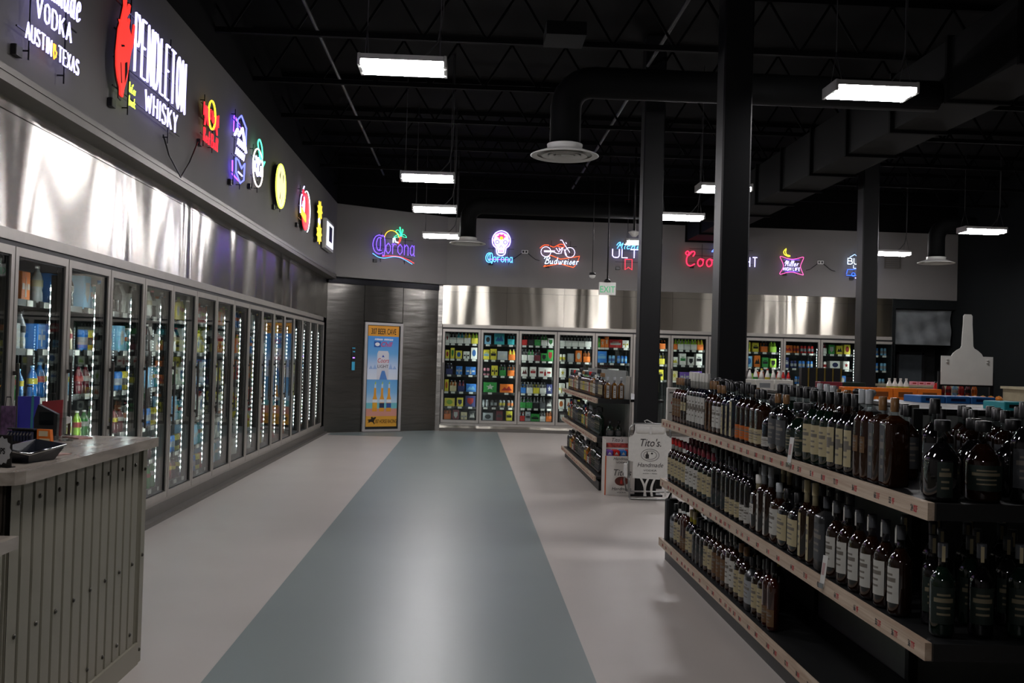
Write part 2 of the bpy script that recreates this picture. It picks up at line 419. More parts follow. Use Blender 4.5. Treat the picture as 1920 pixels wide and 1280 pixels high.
# rectangular trunk duct with flanged sections
td = thing('trunk_duct', 'black rectangular trunk duct made of flanged sections', 'duct', (4.52, 0, 0))
y = 2.8
while y < 19.5:
    y1 = min(y + 1.2, 19.9)
    MB().box(-.27, .27, y + .02, y1 - .02, 3.9, 4.45).build('duct_section', M_DUCT, td)
    MB().box(-.3, .3, y1 - .02, y1 + .02, 3.87, 4.48).build('flange', M_BLACK, td)
    y += 1.2
def diffuser(x, y, z, r, label, duct_end, pr_=.14):
    t = thing('ceiling_diffuser', label, 'air diffuser', (x, y, z))
    MB().lathe([(r * .52, .1), (r * .50, .06), (r * .62, .045), (r * .98, .005), (r, -.002), (r * .96, -.008), (r * .8, .004)], 32, caps=False).build('outer_cone', M_WHITE, t)
    for k, q in enumerate((.68, .48, .28)):
        MB().lathe([(r * q * .62, .05), (r * q * .8, .02), (r * q, -.004), (r * q * .95, -.008), (r * q * .7, .012)], 28, caps=False).build('inner_cone', M_WHITE, t)
    MB().lathe([(.001, .0), (r * .1, .004), (r * .1, .02)], 16).build('centre_plug', M_WHITE, t)
    d = thing('round_duct', label.replace('round white air diffuser', 'black round duct with elbow').replace(' under a black duct', '').replace('hanging', 'feeding the white diffuser'), 'duct', (x, y, z))
    pts = [(0, 0, .07), (0, 0, .42)]
    ex, ez, rr = duct_end[0] - x, duct_end[1] - z, .24
    zc = ez
    for a in range(0, 91, 15):
        pts.append((rr - rr * math.cos(R(a)), 0, zc - rr + rr * math.sin(R(a))))
    pts = [(0, 0, .07)] + pts[2:] + [(ex, 0, ez)]
    MB().tube(pts, pr_, 20).build('duct_pipe', M_DUCT, d)
    MB().lathe([(pr_ + .012, .07), (pr_ + .012, .11)], 20).build('collar', M_DUCT, d)
diffuser(.82, 9.0, 3.31, .31, 'round white air diffuser hanging in the middle of the aisle under a black duct', (4.23, 3.98))
diffuser(-.06, 17.0, 3.40, .31, 'round white air diffuser hanging near the blue neon palm sign', (4.23, 4.05))
diffuser(8.05, 17.0, 3.33, .31, 'round white air diffuser hanging by the dark service recess', (4.81 + 3.9, 4.0))
def column(x, y, w, label):
    t = thing('steel_column', label, 'column', (x, y, 0))
    h = w / 2
    MB().bbox(-h, h, -h, h, .02, HC, .012).build('shaft', M_COLUMN, t)
    MB().box(-h - .06, h + .06, -h - .06, h + .06, 0, .02).build('base_plate', M_COLUMN, t)
column(2.06, 7.86, .23, 'black square steel column at the end of the long bottle rack')
column(1.995, 11.09, .23, 'black square steel column beside the white beach chair')
column(5.63, 14.0, .23, 'slim black steel column in front of the blue truck sign')

# ------------------------------------------------------------------ LED high bay lamps
M_LED = emit('led_lamp_lens', (1.0, .97, .98), LAMP_POWER)
M_LAMPBODY = mat('lamp_housing', '#c9c8c6', .4, .2)
def tube_lens(yy):
    mb = MB(); v = []; n = 8
    for x in (-.298, .298):
        for k in range(n + 1):
            a = PI * k / n
            v.append((x, yy - .052 * math.cos(a), .012 - .05 * math.sin(a)))
    fs = [(k, k + 1, n + 2 + k, n + 1 + k) for k in range(n)] + [tuple(range(n, -1, -1)), tuple(range(n + 1, 2 * n + 2))]
    return mb.add(v, fs, 0, False)
def led_lamp(x, y, label, z=3.6, cord=True):
    t = thing('led_high_bay', label, 'lamp', (x, y, z), 0, 'hanging LED high bay lamps')
    MB().prism([(-.3, .05), (-.3, .012), (.3, .012), (.3, .05)], -.15, .15).build('housing', M_LAMPBODY, t)
    for yy in (-.088, .088):
        tube_lens(yy).build('led_lens', M_LED, t)
    for s in (-1, 1):
        MB().bbox(s * .312 - .012, s * .312 + .012, -.15, .15, -.03, .055).build('end_cap', M_LAMPBODY, t)
    for s in (-1, 1):
        sx = .27 * s
        MB().tube([(sx, -.12, .055), (sx, 0, .3)], .003, 5).tube([(sx, .12, .055), (sx, 0, .3)], .003, 5).tube([(sx, 0, .3), (sx, 0, HC - z)], .004, 5).build('hanging_cable', M_CABLE, t)
    if cord:
        MB().tube([(.12, 0, .06), (.17, 0, .1), (.25, .01, .2), (.285, .015, .4), (.29, .015, .8), (.285, .01, HC - z)], .006, 6).build('power_cord', M_CABLE, t)
    return t
for i, (x, y, lab) in enumerate((
        (-.54, 7.43, 'bright LED high bay lamp hanging over the grey floor band, first from the checkout counter'),
        (-.54, 12.0, 'bright LED high bay lamp hanging over the grey floor band, second from the checkout counter'),
        (-.54, 14.55, 'bright LED high bay lamp hanging over the grey floor band, third from the checkout counter'),
        (-.54, 17.7, 'bright LED high bay lamp hanging between the palm neon sign and the beer cave'),
        (3.05, 7.6, 'bright LED high bay lamp hanging beside the flanged trunk duct'),
        (3.05, 12.05, 'bright LED high bay lamp partly behind the rack end column'),
        (3.05, 14.5, 'bright LED high bay lamp hanging in front of the red script neon sign'),
        (3.05, 17.7, 'bright LED high bay lamp hanging near the red ribbon neon sign'),
        (7.73, 14.85, 'bright LED high bay lamp hanging by the dark right wall'),
        (7.73, 18.1, 'bright LED high bay lamp hanging beside the blue truck neon sign'),
        (-.54, 3.4, 'LED high bay lamp hanging over the aisle between counter and bottle rack'),  # unseen lamp added to light the foreground floor
        (-.54, -1.2, 'LED high bay lamp hanging over the aisle near the shop front'),  # added behind the camera for streaks in the rear steel
        (7.73, 9.5, 'LED high bay lamp hanging by the right wall above the racks'))):  # also added, out of view, for its light
    led_lamp(x, y, lab)

# ------------------------------------------------------------------ walk-in coolers: frames, doors, shelves
def strip_material():
    m = bpy.data.materials.new('led_strip_lens'); m.use_nodes = True
    nt = m.node_tree; b = nt.nodes['Principled BSDF']
    b.inputs['Base Color'].default_value = (.8, .85, .85, 1); b.inputs['Emission Color'].default_value = (.93, 1, .98, 1)
    tc = nt.nodes.new('ShaderNodeTexCoord'); sp = nt.nodes.new('ShaderNodeSeparateXYZ'); mt = nt.nodes.new('ShaderNodeMath'); mt.operation = 'MULTIPLY'; mt.inputs[1].default_value = 2 * PI / .055
    sn = nt.nodes.new('ShaderNodeMath'); sn.operation = 'SINE'
    mr = nt.nodes.new('ShaderNodeMapRange'); mr.inputs['From Min'].default_value = .2; mr.inputs['From Max'].default_value = .9
    mr.inputs['To Min'].default_value = STRIP_POWER * .03; mr.inputs['To Max'].default_value = STRIP_POWER * 2.6
    nt.links.new(tc.outputs['Object'], sp.inputs[0]); nt.links.new(sp.outputs[2], mt.inputs[0]); nt.links.new(mt.outputs[0], sn.inputs[0])
    nt.links.new(sn.outputs[0], mr.inputs[0]); nt.links.new(mr.outputs[0], b.inputs['Emission Strength'])
    return m
M_STRIP = strip_material()
SHZ = [.2, .47, .77, 1.11, 1.43, 1.74]
SHNAME = ['lowest', 'fifth', 'fourth', 'third', 'second', 'top']
M_TAG = mat('price_tag_card', '#d6d4cc', .6)
def cooler_run(name, label, loc, rotz, n, pitch):
    """local x along the doors, y into the cooler, door face at y=0"""
    t = thing(name, label, 'cooler', loc, rotz)
    L = n * pitch
    MB().box(0, L, -.012, .05, HT - .045, HT + .02).build('head_frame', M_FRAME, t)
    MB().box(0, L, -.012, .05, HB - .03, HB + .02).build('sill_frame', M_FRAME, t)
    MB().box(0, L, -.002, .03, HT - .075, HT - .045).build('head_gasket', M_FRAME_D, t)
    mul = MB().box(-.022, .022, .012, .034, HB + .02, HT - .075).mesh('mullion', M_FRAME_D)
    stp = MB().box(-.012, .012, .064, .069, .3, 1.86).mesh('led_strip', M_STRIP)
    prof = MB().box(-.012, .012, .034, .063, .26, 1.92).mesh('strip_holder', M_FRAME_D)
    for i in range(n + 1):
        link('mullion', mul, t, (i * pitch, 0, 0))
        if i > 0:
            h = link('strip_holder', prof, t, (i * pitch - .03, 0, 0))
            link('led_strip', stp, h)
    return t
def door_meshes(w):
    z0, z1 = HB + .025, HT - .08
    fr = MB()
    s = .048
    for a, b, c, d in ((.006, s, z0, z1), (w - s, w - .006, z0, z1), (s, w - s, z0, z0 + .055), (s, w - s, z1 - .05, z1)):
        fr.box(a, b, -.03, .008, c, d)
    gk = MB()
    for a, b, c, d in ((s, s + .012, z0 + .055, z1 - .05), (w - s - .012, w - s, z0 + .055, z1 - .05), (s, w - s, z0 + .055, z0 + .065), (s, w - s, z1 - .06, z1 - .05)):
        gk.box(a, b, -.02, .004, c, d)
    pn = MB().box(s + .002, w - s - .002, -.014, -.006, z0 + .05, z1 - .045)
    hd = MB()
    for zz in (.88, 1.30): hd.box(.020, .034, -.05, -.03, zz - .012, zz + .012)
    hd.bbox(.016, .038, -.062, -.048, .82, 1.36, .004)
    return fr.mesh('door_frame', M_FRAME), gk.mesh('gasket', M_FRAME_D), pn.mesh('glass_pane', M_GLASS), hd.mesh('handle', mat('dark_handle', '#4a4846', .4, .6))
def cooler_door(meshes, loc, rotz, label, group, handle=True):
    fr, gk, pn, hd = meshes
    t = thing('cooler_door', label, 'cooler door', loc, rotz, group)
    link('door_frame', fr, t); link('gasket', gk, t); link('glass_pane', pn, t)
    if handle: link('handle', hd, t)
    return t
def shelf_rack(loc, rotz, w, label, group, levels, tags):
    t = thing('shelf_rack', label, 'shelf rack', loc, rotz, group)
    key = ('sh', round(w, 3))
    if key not in CACHE:
        CACHE[key] = (MB().box(.03, w - .03, .17, .62, -.012, 0).box(.03, w - .03, .16, .17, -.03, .012).mesh('shelf', M_SHELFK),
                      MB().box(.02, .04, .6, .62, HB, 1.98).mesh('upright', M_SHELFK), MB().box(-.04, .04, .154, .159, -.03, .008).mesh('price_tag', M_TAG))
    a, b, c = CACHE[key]
    for x in (0, w - .06): link('upright', b, t, (x, 0, 0))
    for k in levels:
        s = link('shelf', a, t, (0, 0, SHZ[k]))
        for x in tags.get(k, ()): link('price_tag', c, s, (x, 0, 0))
    return t
CACHE = {}
NL, PL = 18, .775
LY0 = 5.875 - 2 * PL
ROT_L = PI / 2
lrun = cooler_run('glass_door_cooler', 'long run of glass door coolers below the polished steel fascia', (XL, LY0, 0), ROT_L, NL, PL)
NR, PRr, RX0 = 12, .766, -.5175
rrun = cooler_run('glass_door_cooler', 'rear wall run of glass door beer coolers behind the racks', (RX0, YR, 0), 0, NR, PRr)
dmL, dmR = door_meshes(PL), door_meshes(PRr)
def lname(i): return ordw(NL - i)          # counted from the cave
for i in range(NL):
    cooler_door(dmL, (XL, LY0 + i * PL, 0), ROT_L, f'glass door of the long cooler run, {lname(i)} door from the beer cave wall', 'glass doors of the long cooler run')
for i in range(NR):
    cooler_door(dmR, (RX0 + i * PRr, YR, 0), 0, f'glass door of the rear coolers, {ordw(i + 1)} door from the beer cave wall', 'glass doors of the rear coolers', i % 2 == 0)

# ------------------------------------------------------------------ chilled products
def emblem(kind, w, h):
    mb = MB()
    if kind == 0: mb.disc(0, h * .55, w * .3, h * .28, -.0015, 0, 16)
    elif kind == 1: mb.box(-w * .4, w * .4, -.0015, 0, h * .38, h * .62); mb.box(-w * .25, w * .25, -.0015, 0, h * .68, h * .74)
    elif kind == 2: mb.prism([(-w * .4, h * .3), (-w * .15, h * .7), (0, h * .5), (w * .18, h * .8), (w * .42, h * .3)], -.0015, 0)
    elif kind == 3: mb.prism([(-w * .3, h * .8), (w * .3, h * .8), (w * .3, h * .45), (0, h * .2), (-w * .3, h * .45)], -.0015, 0)
    elif kind == 4:
        mb.prism([(-w * .08, h * .15), (w * .08, h * .15), (w * .08, h * .5), (w * .03, h * .62), (w * .03, h * .8), (-w * .03, h * .8), (-w * .03, h * .62), (-w * .08, h * .5)], -.0015, 0)
        mb.box(-w * .42, -w * .15, -.0015, 0, h * .4, h * .6); mb.box(w * .15, w * .42, -.0015, 0, h * .4, h * .6)
    else:
        mb.prism([(w * .32 * math.sin(2 * PI * k / 10) * (1 if k % 2 == 0 else .45), h * .55 + h * .3 * math.cos(2 * PI * k / 10) * (1 if k % 2 == 0 else .45)) for k in range(10)], -.0015, 0)
    return mb
def carton(w, h, d, main, acc, em, loc, rotz, label, group):
    key = ('ct', round(w, 2), round(h, 2), main)
    if key not in CACHE:
        CACHE[key] = MB().bbox(-w / 2, w / 2, 0, d, 0, h, .004).mesh('drink_carton', pm(main))
    key2 = ('em', round(w, 2), round(h, 2), acc, em)
    if key2 not in CACHE: CACHE[key2] = emblem(em, w, h).mesh('printed_emblem', pm(acc, 'paper'))
    o = link('drink_carton', CACHE[key], None, loc, rotz); tag(o, label, 'carton', group)
    link('printed_emblem', CACHE[key2], o)
    return o
def beer_profile(h=.23, r=.031):
    return [(r * .92, 0), (r, .008), (r, h * .55), (r * .85, h * .65), (r * .48, h * .78), (r * .42, h * .94), (r * .46, h * .95)]
def six_pack(w, main, glass, loc, rotz, label, group):
    n = max(2, int(w / .064))
    t = link('six_pack', None, None, loc, rotz); tag(t, label, 'six pack', group)
    kb = ('sb', glass)
    if kb not in CACHE:
        CACHE[kb] = (MB().lathe(beer_profile(), 10).mesh('bottle', mat(f'{PALNAME[glass]}_bottle_glass'.replace(' ', '_'), PAL[glass], .1, spec=.8, coat=.5)),
                     MB().lathe([(.0145, .216), (.0155, .222), (.0145, .232)], 10).mesh('bottle_cap', pm('s', 'can')))
    kc = ('sc', round(w, 2), main)
    if kc not in CACHE:
        CACHE[kc] = MB().box(-w / 2, w / 2, 0, .005, 0, .125).box(-w / 2, w / 2, .125, .13, 0, .125).box(-w / 2, -w / 2 + .004, 0, .13, 0, .125).box(w / 2 - .004, w / 2, 0, .13, 0, .125).box(-w / 2, w / 2, .062, .067, 0, .19).mesh('carrier', pm(main))
    link('carrier', CACHE[kc], t)
    for r_ in range(2):
        for k in range(n):
            x = -w / 2 + (k + .5) * w / n
            b = link('bottle', CACHE[kb][0], t, (x, .034 + .062 * r_, .002))
            if r_ == 0: link('bottle_cap', CACHE[kb][1], b)
    return t
def can_row(w, main, acc, loc, rotz, label, group, h=.16):
    t = link('can_pack', None, None, loc, rotz); tag(t, label, 'can pack', group)
    n = max(2, int(w / .06)); r = .028
    kc = ('cn', main, acc)
    if kc not in CACHE:
        CACHE[kc] = (MB().lathe([(r * .82, 0), (r, .012), (r, h - .018), (r * .82, h)], 12).mesh('can', pm(main, 'can')),
                     MB().lathe([(r + .0006, h * .3), (r + .0006, h * .65)], 12, caps=False).mesh('can_print', pm(acc, 'paper')))
    for k in range(n):
        c = link('can', CACHE[kc][0], t, (-w / 2 + (k + .5) * w / n, .03, 0))
        link('can_print', CACHE[kc][1], c)
    return t
def soda(main, capc, labc, loc, rotz, label, group, h=.24, r=.034, name='drink_bottle', step=1):
    key = ('so', main, capc, labc, round(h, 2), round(r, 3))
    if key not in CACHE:
        bm_ = mat(f'{PALNAME[main]}_drink'.replace(' ', '_'), PAL[main], .12, spec=.7, coat=.4)
        CACHE[key] = (MB().lathe([(r * .85, 0), (r, .012), (r, h * .28), (r * .86, h * .36), (r, h * .44), (r, h * .62), (r * .8, h * .74), (r * .38, h * .88), (r * .36, h * .95)], 12).mesh('bottle_body', bm_),
                      MB().lathe([(r * .42, h * .93), (r * .42, h)], 12).mesh('bottle_cap', pm(capc, 'plastic')),
                      MB().lathe([(r + .0008, h * .45), (r + .0008, h * .62)], 12, caps=False).mesh('wrap_label', pm(labc, 'paper')))
    a, b, c = CACHE[key]
    t = link(name, a, None, loc, rotz); tag(t, label, 'bottle', group)
    link('bottle_cap', b, t); link('wrap_label', c, t)
    return t
CW = {'C': .13, 'S': .14, 'K': .14, 'B': .075, 'W': .085}
def stock(spec, ox, oy, rotz, w, level, where, group, y_in=.185, seed=0):
    """spec: space separated tokens kind+main+accent(+width factor); lays the items out on a shelf of width w"""
    rnd = random.Random(seed * 31 + level)
    toks = spec.split(); ws = []
    for tk in toks:
        f_ = 1.0
        if tk[0] == '-': ws.append(.12); continue
        if len(tk) > 3: f_ = {'1': .62, '2': 1.6, '3': 2.1}[tk[3]]
        ws.append(CW[tk[0]] * f_)
    room = w - .1; tot = sum(ws); gap = max(.004, (room - tot) / max(1, len(ws)))
    sc = min(1., (room - gap * len(ws)) / tot)
    x = .05 + gap / 2; tags_ = []
    seen = {}
    for k, (tk, wi) in enumerate(zip(toks, ws)):
        wi *= sc
        cx = x + wi / 2; x += wi + gap
        if tk[0] == '-': continue
        c_, s_ = math.cos(rotz), math.sin(rotz)
        px, py = ox + cx * c_ - y_in * s_, oy + cx * s_ + y_in * c_
        if tk[0] in 'BW': px, py = px - .042 * s_, py + .042 * c_
        loc = (px, py, SHZ[level] + .0005)
        a, b = tk[1], tk[2]
        nth = ordw(k + 1)
        base = f'{SHNAME[level]} shelf, {where}, {nth} along'
        an, bn = PALNAME[a], PALNAME[b]
        hh = min(.30 if level == 5 else SHZ[level + 1] - SHZ[level] - .06, .27)
        if tk[0] == 'C': carton(wi * .97, min(hh, .16 + .09 * rnd.random()), .2, a, b, rnd.randrange(6), loc, rotz, f'{an} drink carton, {base}', group)
        elif tk[0] == 'S': six_pack(wi * .97, a, b, loc, rotz, f'{an} six pack, {base}', group)
        elif tk[0] == 'K': can_row(wi * .97, a, b, loc, rotz, f'row of {an} cans, {base}', group)
        elif tk[0] == 'B': soda(a, b, 'wyro'[rnd.randrange(4)], loc, rotz, f'{an} drink bottle, {base}', group, .2 + .02 * rnd.randrange(3), .034)
        elif tk[0] == 'W': soda(a, b, 'cwwk'[rnd.randrange(4)], loc, rotz, f'{an} tall drink bottle, {base}', group, .25, .038, 'wine_bottle')
        tags_.append(cx)
    return tags_
REAR = [
    ["Cwr1 Swk Swt Swy Sye", "Cyr1 Cyg1 Cyb Cwk Cwb", "Snk Cbw Cbw2", "Cyo1 Sca Snm Cbl2", "Cye2 Cyn Cnr2", "Soa Cmw Ccs Ckw"],
    ["Clk Ctb2 Stk", "Cyl Cyk Csw2 Soy", "Kik Cyk Sgk Sok", "Cgw3 Cor3", "Kss Kks Ksy Kso", "Csd2 Cmd Cyk"],
    ["Srk Skk Sgk Swg Cwg", "Swk Swg Smk Cgk Cgr", "Cwm Cwr Cwr3", "Sbk Swk Syk Swk Cnw", "Sgk Sgk Skk Sdk Ckw", "Srk Csd Cgk2 Swk Soa"],
    ["Swk Swk Swk Swk Swd", "Kwy Csw Cow Soa", "Cwy Cwk2 Cwe", "Cwy Cwe Cwo Cwk", "Cwo Cwo Cyw Cwk", "Ckw Cwo Cwk"],
    ["Cge1 Cow1 Cow1 Crw3 Cwy", "Cbl2 Klb Kbl2", "Cbw2 Cwb2 Cwb", "Cwk Cwb Cwy", "", ""],
    ["Crw Skr Skk Sok", "Cyk1 Cyk Syk Syk", "Syk Skk Cyk", "", "", ""],
    ["Soe Swe Swe Swe Soy", "Cwy Cwg Cwk Cwk", "Ccy Cpw2 Cpw2", "", "", ""],
    ["Coy Cyo Cyk Coy", "Cyk Cyk Cyo Cyk", "Cyk Cyk Cyk", "", "", ""],
    ["Cye1 Cyk Sok See", "Clb Cok Cgk Cek", "Cek Cok Cgk", "", "", ""],
    ["Cor2 Kor Krs Krs", "Cnw Kns Kbs Kbs", "Knk Kbs Cnw", "", "", ""],
    ["Swm Cgw Cyk Cyr", "Kwr Cwn2 Cwr", "Cwn Cbw", "", "", ""],
    ["Kbs Ctl Kbs Kls", "Kls Kls Kbs Kls", "Kls Kbs Kls", "", "", ""]]
for i in range(NR):
    tg = {}
    lv = []
    for r_ in range(6):
        if REAR[i][r_]:
            lv.append(5 - r_)
            tg[5 - r_] = stock(REAR[i][r_], RX0 + i * PRr, YR, 0, PRr, 5 - r_, f'rear cooler door {ordw(i + 1)} from the cave', 'drinks in the rear coolers', seed=i)
    shelf_rack((RX0 + i * PRr, YR, 0), 0, PRr, f'black shelf rack with price tags behind rear cooler door {ordw(i + 1)} from the cave', 'shelf racks in the rear coolers', lv, tg)
LEFTK = ["Boy Bbo Boy Byg Bgy Bge Bbl", "Wkw Wwk Cwb Wsk Bkw Csw", "Bbl Bbl Bbw Bny Bbw Bls", "Kbs Kyk Kro Kbs", "Crw Bro Brw Brk Bow Brw", "Bew Bgw Bge Byw Bgy", "Wwk Wkr Cwk Wsw Cow", "Csb Csw Cwl Ksb",
         "Clw Blw Btw Blb Blw Btl", "Coy Cow Byo Boy Boe", "Bmk Bmw Bkm Bpw Bpk", "Cyw Bye Byw Cwy Bwy"]
for i in range(NL):
    tg = {}; lv = []
    if i == 0: continue
    for k in range(6):
        lv.append(k)
        rs = random.Random(i * 17 + k * 5)
        spec = LEFTK[(i * 5 + (5 - k) * 7) % len(LEFTK)]
        if i == 2: spec = {5: LEFTK[6], 4: "Wkw Wwk Cwk Csw Wsk", 3: LEFTK[0], 2: "Brw Bbr Brk Bbw Bbl Brb", 1: "Bgw Cbw Bbw", 0: LEFTK[8]}[k]
        if i == 3: spec = {5: "Wsw Cbl Wkw Wks", 4: "Cbw Cbs Byk Boy Bcw", 3: LEFTK[2], 2: "Bsb Bss Bsb Byw Cwy", 1: "Wls Wls Wls Bbw Cyw", 0: LEFTK[1]}[k]
        if i > 9: spec = ' '.join(spec.split()[:4])
        tg[k] = stock(spec, XL, LY0 + i * PL, ROT_L, PL, k, f'long cooler door {lname(i)} from the cave', 'drinks in the long cooler run', seed=100 + i) if True else []
        tg[k] = tg[k][::2] if i < 9 else []
    shelf_rack((XL, LY0 + i * PL, 0), ROT_L, PL, f'black shelf rack behind long cooler door {lname(i)} from the cave', 'shelf racks in the long cooler run', lv, tg)

# ------------------------------------------------------------------ neon signs
GL = {
 'A': [[(0, 0), (.28, 1), (.56, 0)], [(.1, .36), (.46, .36)]],
 'B': [[(0, 0), (0, 1), (.34, 1), (.48, .9), (.48, .64), (.34, .53), (0, .53)], [(.34, .53), (.52, .42), (.52, .12), (.36, 0), (0, 0)]],
 'C': [[(.5, .82), (.4, .97), (.2, 1), (.04, .86), (0, .5), (.04, .14), (.2, 0), (.4, .03), (.5, .18)]],
 'D': [[(0, 0), (0, 1), (.28, 1), (.48, .84), (.54, .5), (.48, .16), (.28, 0), (0, 0)]],
 'E': [[(.46, 1), (0, 1), (0, 0), (.46, 0)], [(0, .53), (.38, .53)]],
 'F': [[(.46, 1), (0, 1), (0, 0)], [(0, .53), (.36, .53)]],
 'G': [[(.5, .82), (.4, .97), (.2, 1), (.04, .86), (0, .5), (.04, .14), (.2, 0), (.42, .04), (.52, .2), (.52, .46), (.3, .46)]],
 'H': [[(0, 0), (0, 1)], [(.5, 0), (.5, 1)], [(0, .52), (.5, .52)]],
 'I': [[(.05, 0), (.05, 1)]],
 'K': [[(0, 0), (0, 1)], [(.48, 1), (.02, .45)], [(.16, .6), (.5, 0)]],
 'L': [[(0, 1), (0, 0), (.42, 0)]],
 'M': [[(0, 0), (.04, 1), (.32, .3), (.6, 1), (.64, 0)]],
 'N': [[(0, 0), (0, 1), (.5, 0), (.5, 1)]],
 'O': [[(.26, 1), (.06, .88), (0, .5), (.06, .12), (.26, 0), (.46, .12), (.52, .5), (.46, .88), (.26, 1)]],
 'P': [[(0, 0), (0, 1), (.36, 1), (.5, .88), (.5, .6), (.36, .47), (0, .47)]],
 'R': [[(0, 0), (0, 1), (.36, 1), (.5, .88), (.5, .62), (.36, .5), (0, .5)], [(.26, .5), (.52, 0)]],
 'S': [[(.46, .84), (.36, .98), (.14, 1), (.02, .84), (.05, .64), (.24, .53), (.42, .42), (.48, .2), (.36, .03), (.14, 0), (.0, .16)]],
 'T': [[(0, 1), (.56, 1)], [(.28, 1), (.28, 0)]],
 'U': [[(0, 1), (0, .22), (.1, .03), (.26, 0), (.42, .03), (.5, .22), (.5, 1)]],
 'V': [[(0, 1), (.27, 0), (.54, 1)]],
 'W': [[(0, 1), (.17, 0), (.36, .75), (.55, 0), (.72, 1)]],
 'X': [[(0, 0), (.5, 1)], [(0, 1), (.5, 0)]],
 'Y': [[(0, 1), (.27, .5), (.54, 1)], [(.27, .5), (.27, 0)]],
 'a': [[(.36, .42), (.2, .5), (.05, .36), (.04, .12), (.16, 0), (.3, .08), (.36, .42), (.36, .1), (.46, 0)]],
 'b': [[(.02, .4), (.12, .95), (.06, 0), (.22, .0), (.36, .16), (.34, .42), (.2, .5), (.08, .36)]],
 'c': [[(.34, .42), (.2, .5), (.05, .36), (.04, .12), (.16, 0), (.36, .08)]],
 'd': [[(.36, .42), (.2, .5), (.05, .36), (.04, .12), (.16, 0), (.3, .1), (.4, .98), (.36, .1), (.46, 0)]],
 'e': [[(.05, .22), (.3, .3), (.32, .44), (.18, .5), (.05, .34), (.06, .1), (.18, 0), (.38, .1)]],
 'h': [[(.0, 0), (.08, .95)], [(.04, .3), (.2, .5), (.32, .42), (.32, 0), (.42, .02)]],
 'i': [[(.04, .48), (.04, .08), (.12, 0)], [(.06, .66), (.08, .72)]],
 'k': [[(0, 0), (.08, .95)], [(.36, .5), (.06, .24), (.36, 0)]],
 'l': [[(.0, .1), (.16, .8), (.1, 1), (.04, .85), (.05, .1), (.16, 0)]],
 'm': [[(0, .48), (.04, .4), (.04, 0), (.04, .34), (.16, .5), (.24, .38), (.24, 0), (.24, .34), (.36, .5), (.46, .38), (.46, .06), (.54, 0)]],
 'n': [[(0, .48), (.05, .4), (.05, 0), (.05, .32), (.2, .5), (.34, .4), (.34, .06), (.44, 0)]],
 'o': [[(.2, .5), (.06, .4), (.03, .2), (.12, .02), (.24, 0), (.36, .12), (.36, .36), (.2, .5), (.42, .42)]],
 'r': [[(0, .46), (.06, .4), (.06, 0), (.06, .3), (.18, .5), (.3, .44)]],
 's': [[(.0, .06), (.2, .5), (.3, .2), (.2, 0), (.04, .06)]],
 't': [[(.14, .85), (.08, .12), (.2, 0), (.3, .08)], [(0, .55), (.26, .58)]],
 'u': [[(.02, .48), (.02, .14), (.14, 0), (.3, .12), (.34, .48), (.34, .08), (.44, 0)]],
 'w': [[(.0, .46), (.06, .06), (.18, 0), (.28, .4), (.3, .06), (.44, 0), (.54, .48), (.62, .42)]],
 "'": [[(.04, 1), (.0, .8)]],
 # swash capitals for script lettering
 'c1': [[(.1, .72), (.0, .86), (.12, .98), (.24, .84), (.2, .68), (.46, .98), (.6, .86), (.5, .64)], [(.44, .98), (.2, .8), (.1, .4), (.2, .08), (.42, 0), (.66, .14)]],
 'b1': [[(.0, .7), (.16, .95), (.7, .98), (.78, .74), (.4, .56), (.74, .42), (.7, .1), (.34, 0), (.16, .1)], [(.4, .9), (.24, .0)]],
 'm1': [[(.0, .5), (.14, .9), (.34, .94), (.16, 0)], [(.34, .94), (.4, .4), (.66, .96), (.6, .2), (.74, .04)]],
 'r1': [[(.1, 0), (.1, 1), (.4, 1), (.48, .8), (.36, .56), (.1, .52)], [(.26, .52), (.5, 0)]],
}
def smooth_pts(p, n=4, closed=False):
    if len(p) < 3: return p
    out = []; N = len(p)
    rng = range(N) if closed else range(N - 1)
    for i in rng:
        g = (lambda k: p[k % N]) if closed else (lambda k: p[max(0, min(N - 1, k))])
        a, b, c, d = g(i - 1), g(i), g(i + 1), g(i + 2)
        for j in range(n):
            t = j / n
            out.append(tuple(.5 * (2 * b[m] + (c[m] - a[m]) * t + (2 * a[m] - 5 * b[m] + 4 * c[m] - d[m]) * t * t + (3 * b[m] - a[m] - 3 * c[m] + d[m]) * t ** 3) for m in (0, 1)))
    if not closed: out.append(p[-1])
    return out
def letters(txt, x, z, h, sx=1., gap=.16, slant=0., script=False, lw=None):
    """strokes of a word, left end at x on baseline z; txt may be a list of glyph keys"""
    out = []
    for ch in txt:
        if ch == ' ': x += .35 * h * sx; continue
        g = GL[ch]; wd = max(p[0] for s in g for p in s)
        for st in g:
            q = [(x + (px * sx + slant * pz) * h, z + pz * h) for px, pz in st]
            out.append(smooth_pts(q, 3) if script else q)
        x += (wd + gap) * h * sx
    return out, x
def word_c(txt, xc, z, h, **k):
    st, xe = letters(txt, 0, z, h, **k)
    w = max(p[0] for s in st for p in s)
    return [[(px - w / 2 + xc, pz) for px, pz in s] for s in st]
def fit_word(txt, x0, x1, z, h, **k):
    st, _ = letters(txt, 0, z, h, **k)
    a = min(p[0] for s in st for p in s); b = max(p[0] for s in st for p in s)
    return [[(x0 + (px - a) / (b - a) * (x1 - x0), pz) for px, pz in s] for s in st]
def circ(cx, cz, rx, rz=None, n=24, a0=0, a1=360):
    rz = rz or rx
    return [(cx + rx * math.cos(R(a0 + (a1 - a0) * k / n)), cz + rz * math.sin(R(a0 + (a1 - a0) * k / n))) for k in range(n + 1)]
NEON = {}
def neon(col, power):
    k = (col, power)
    if k not in NEON: NEON[k] = emit(f'neon_tube_{len(NEON)}', col, power)
    return NEON[k]
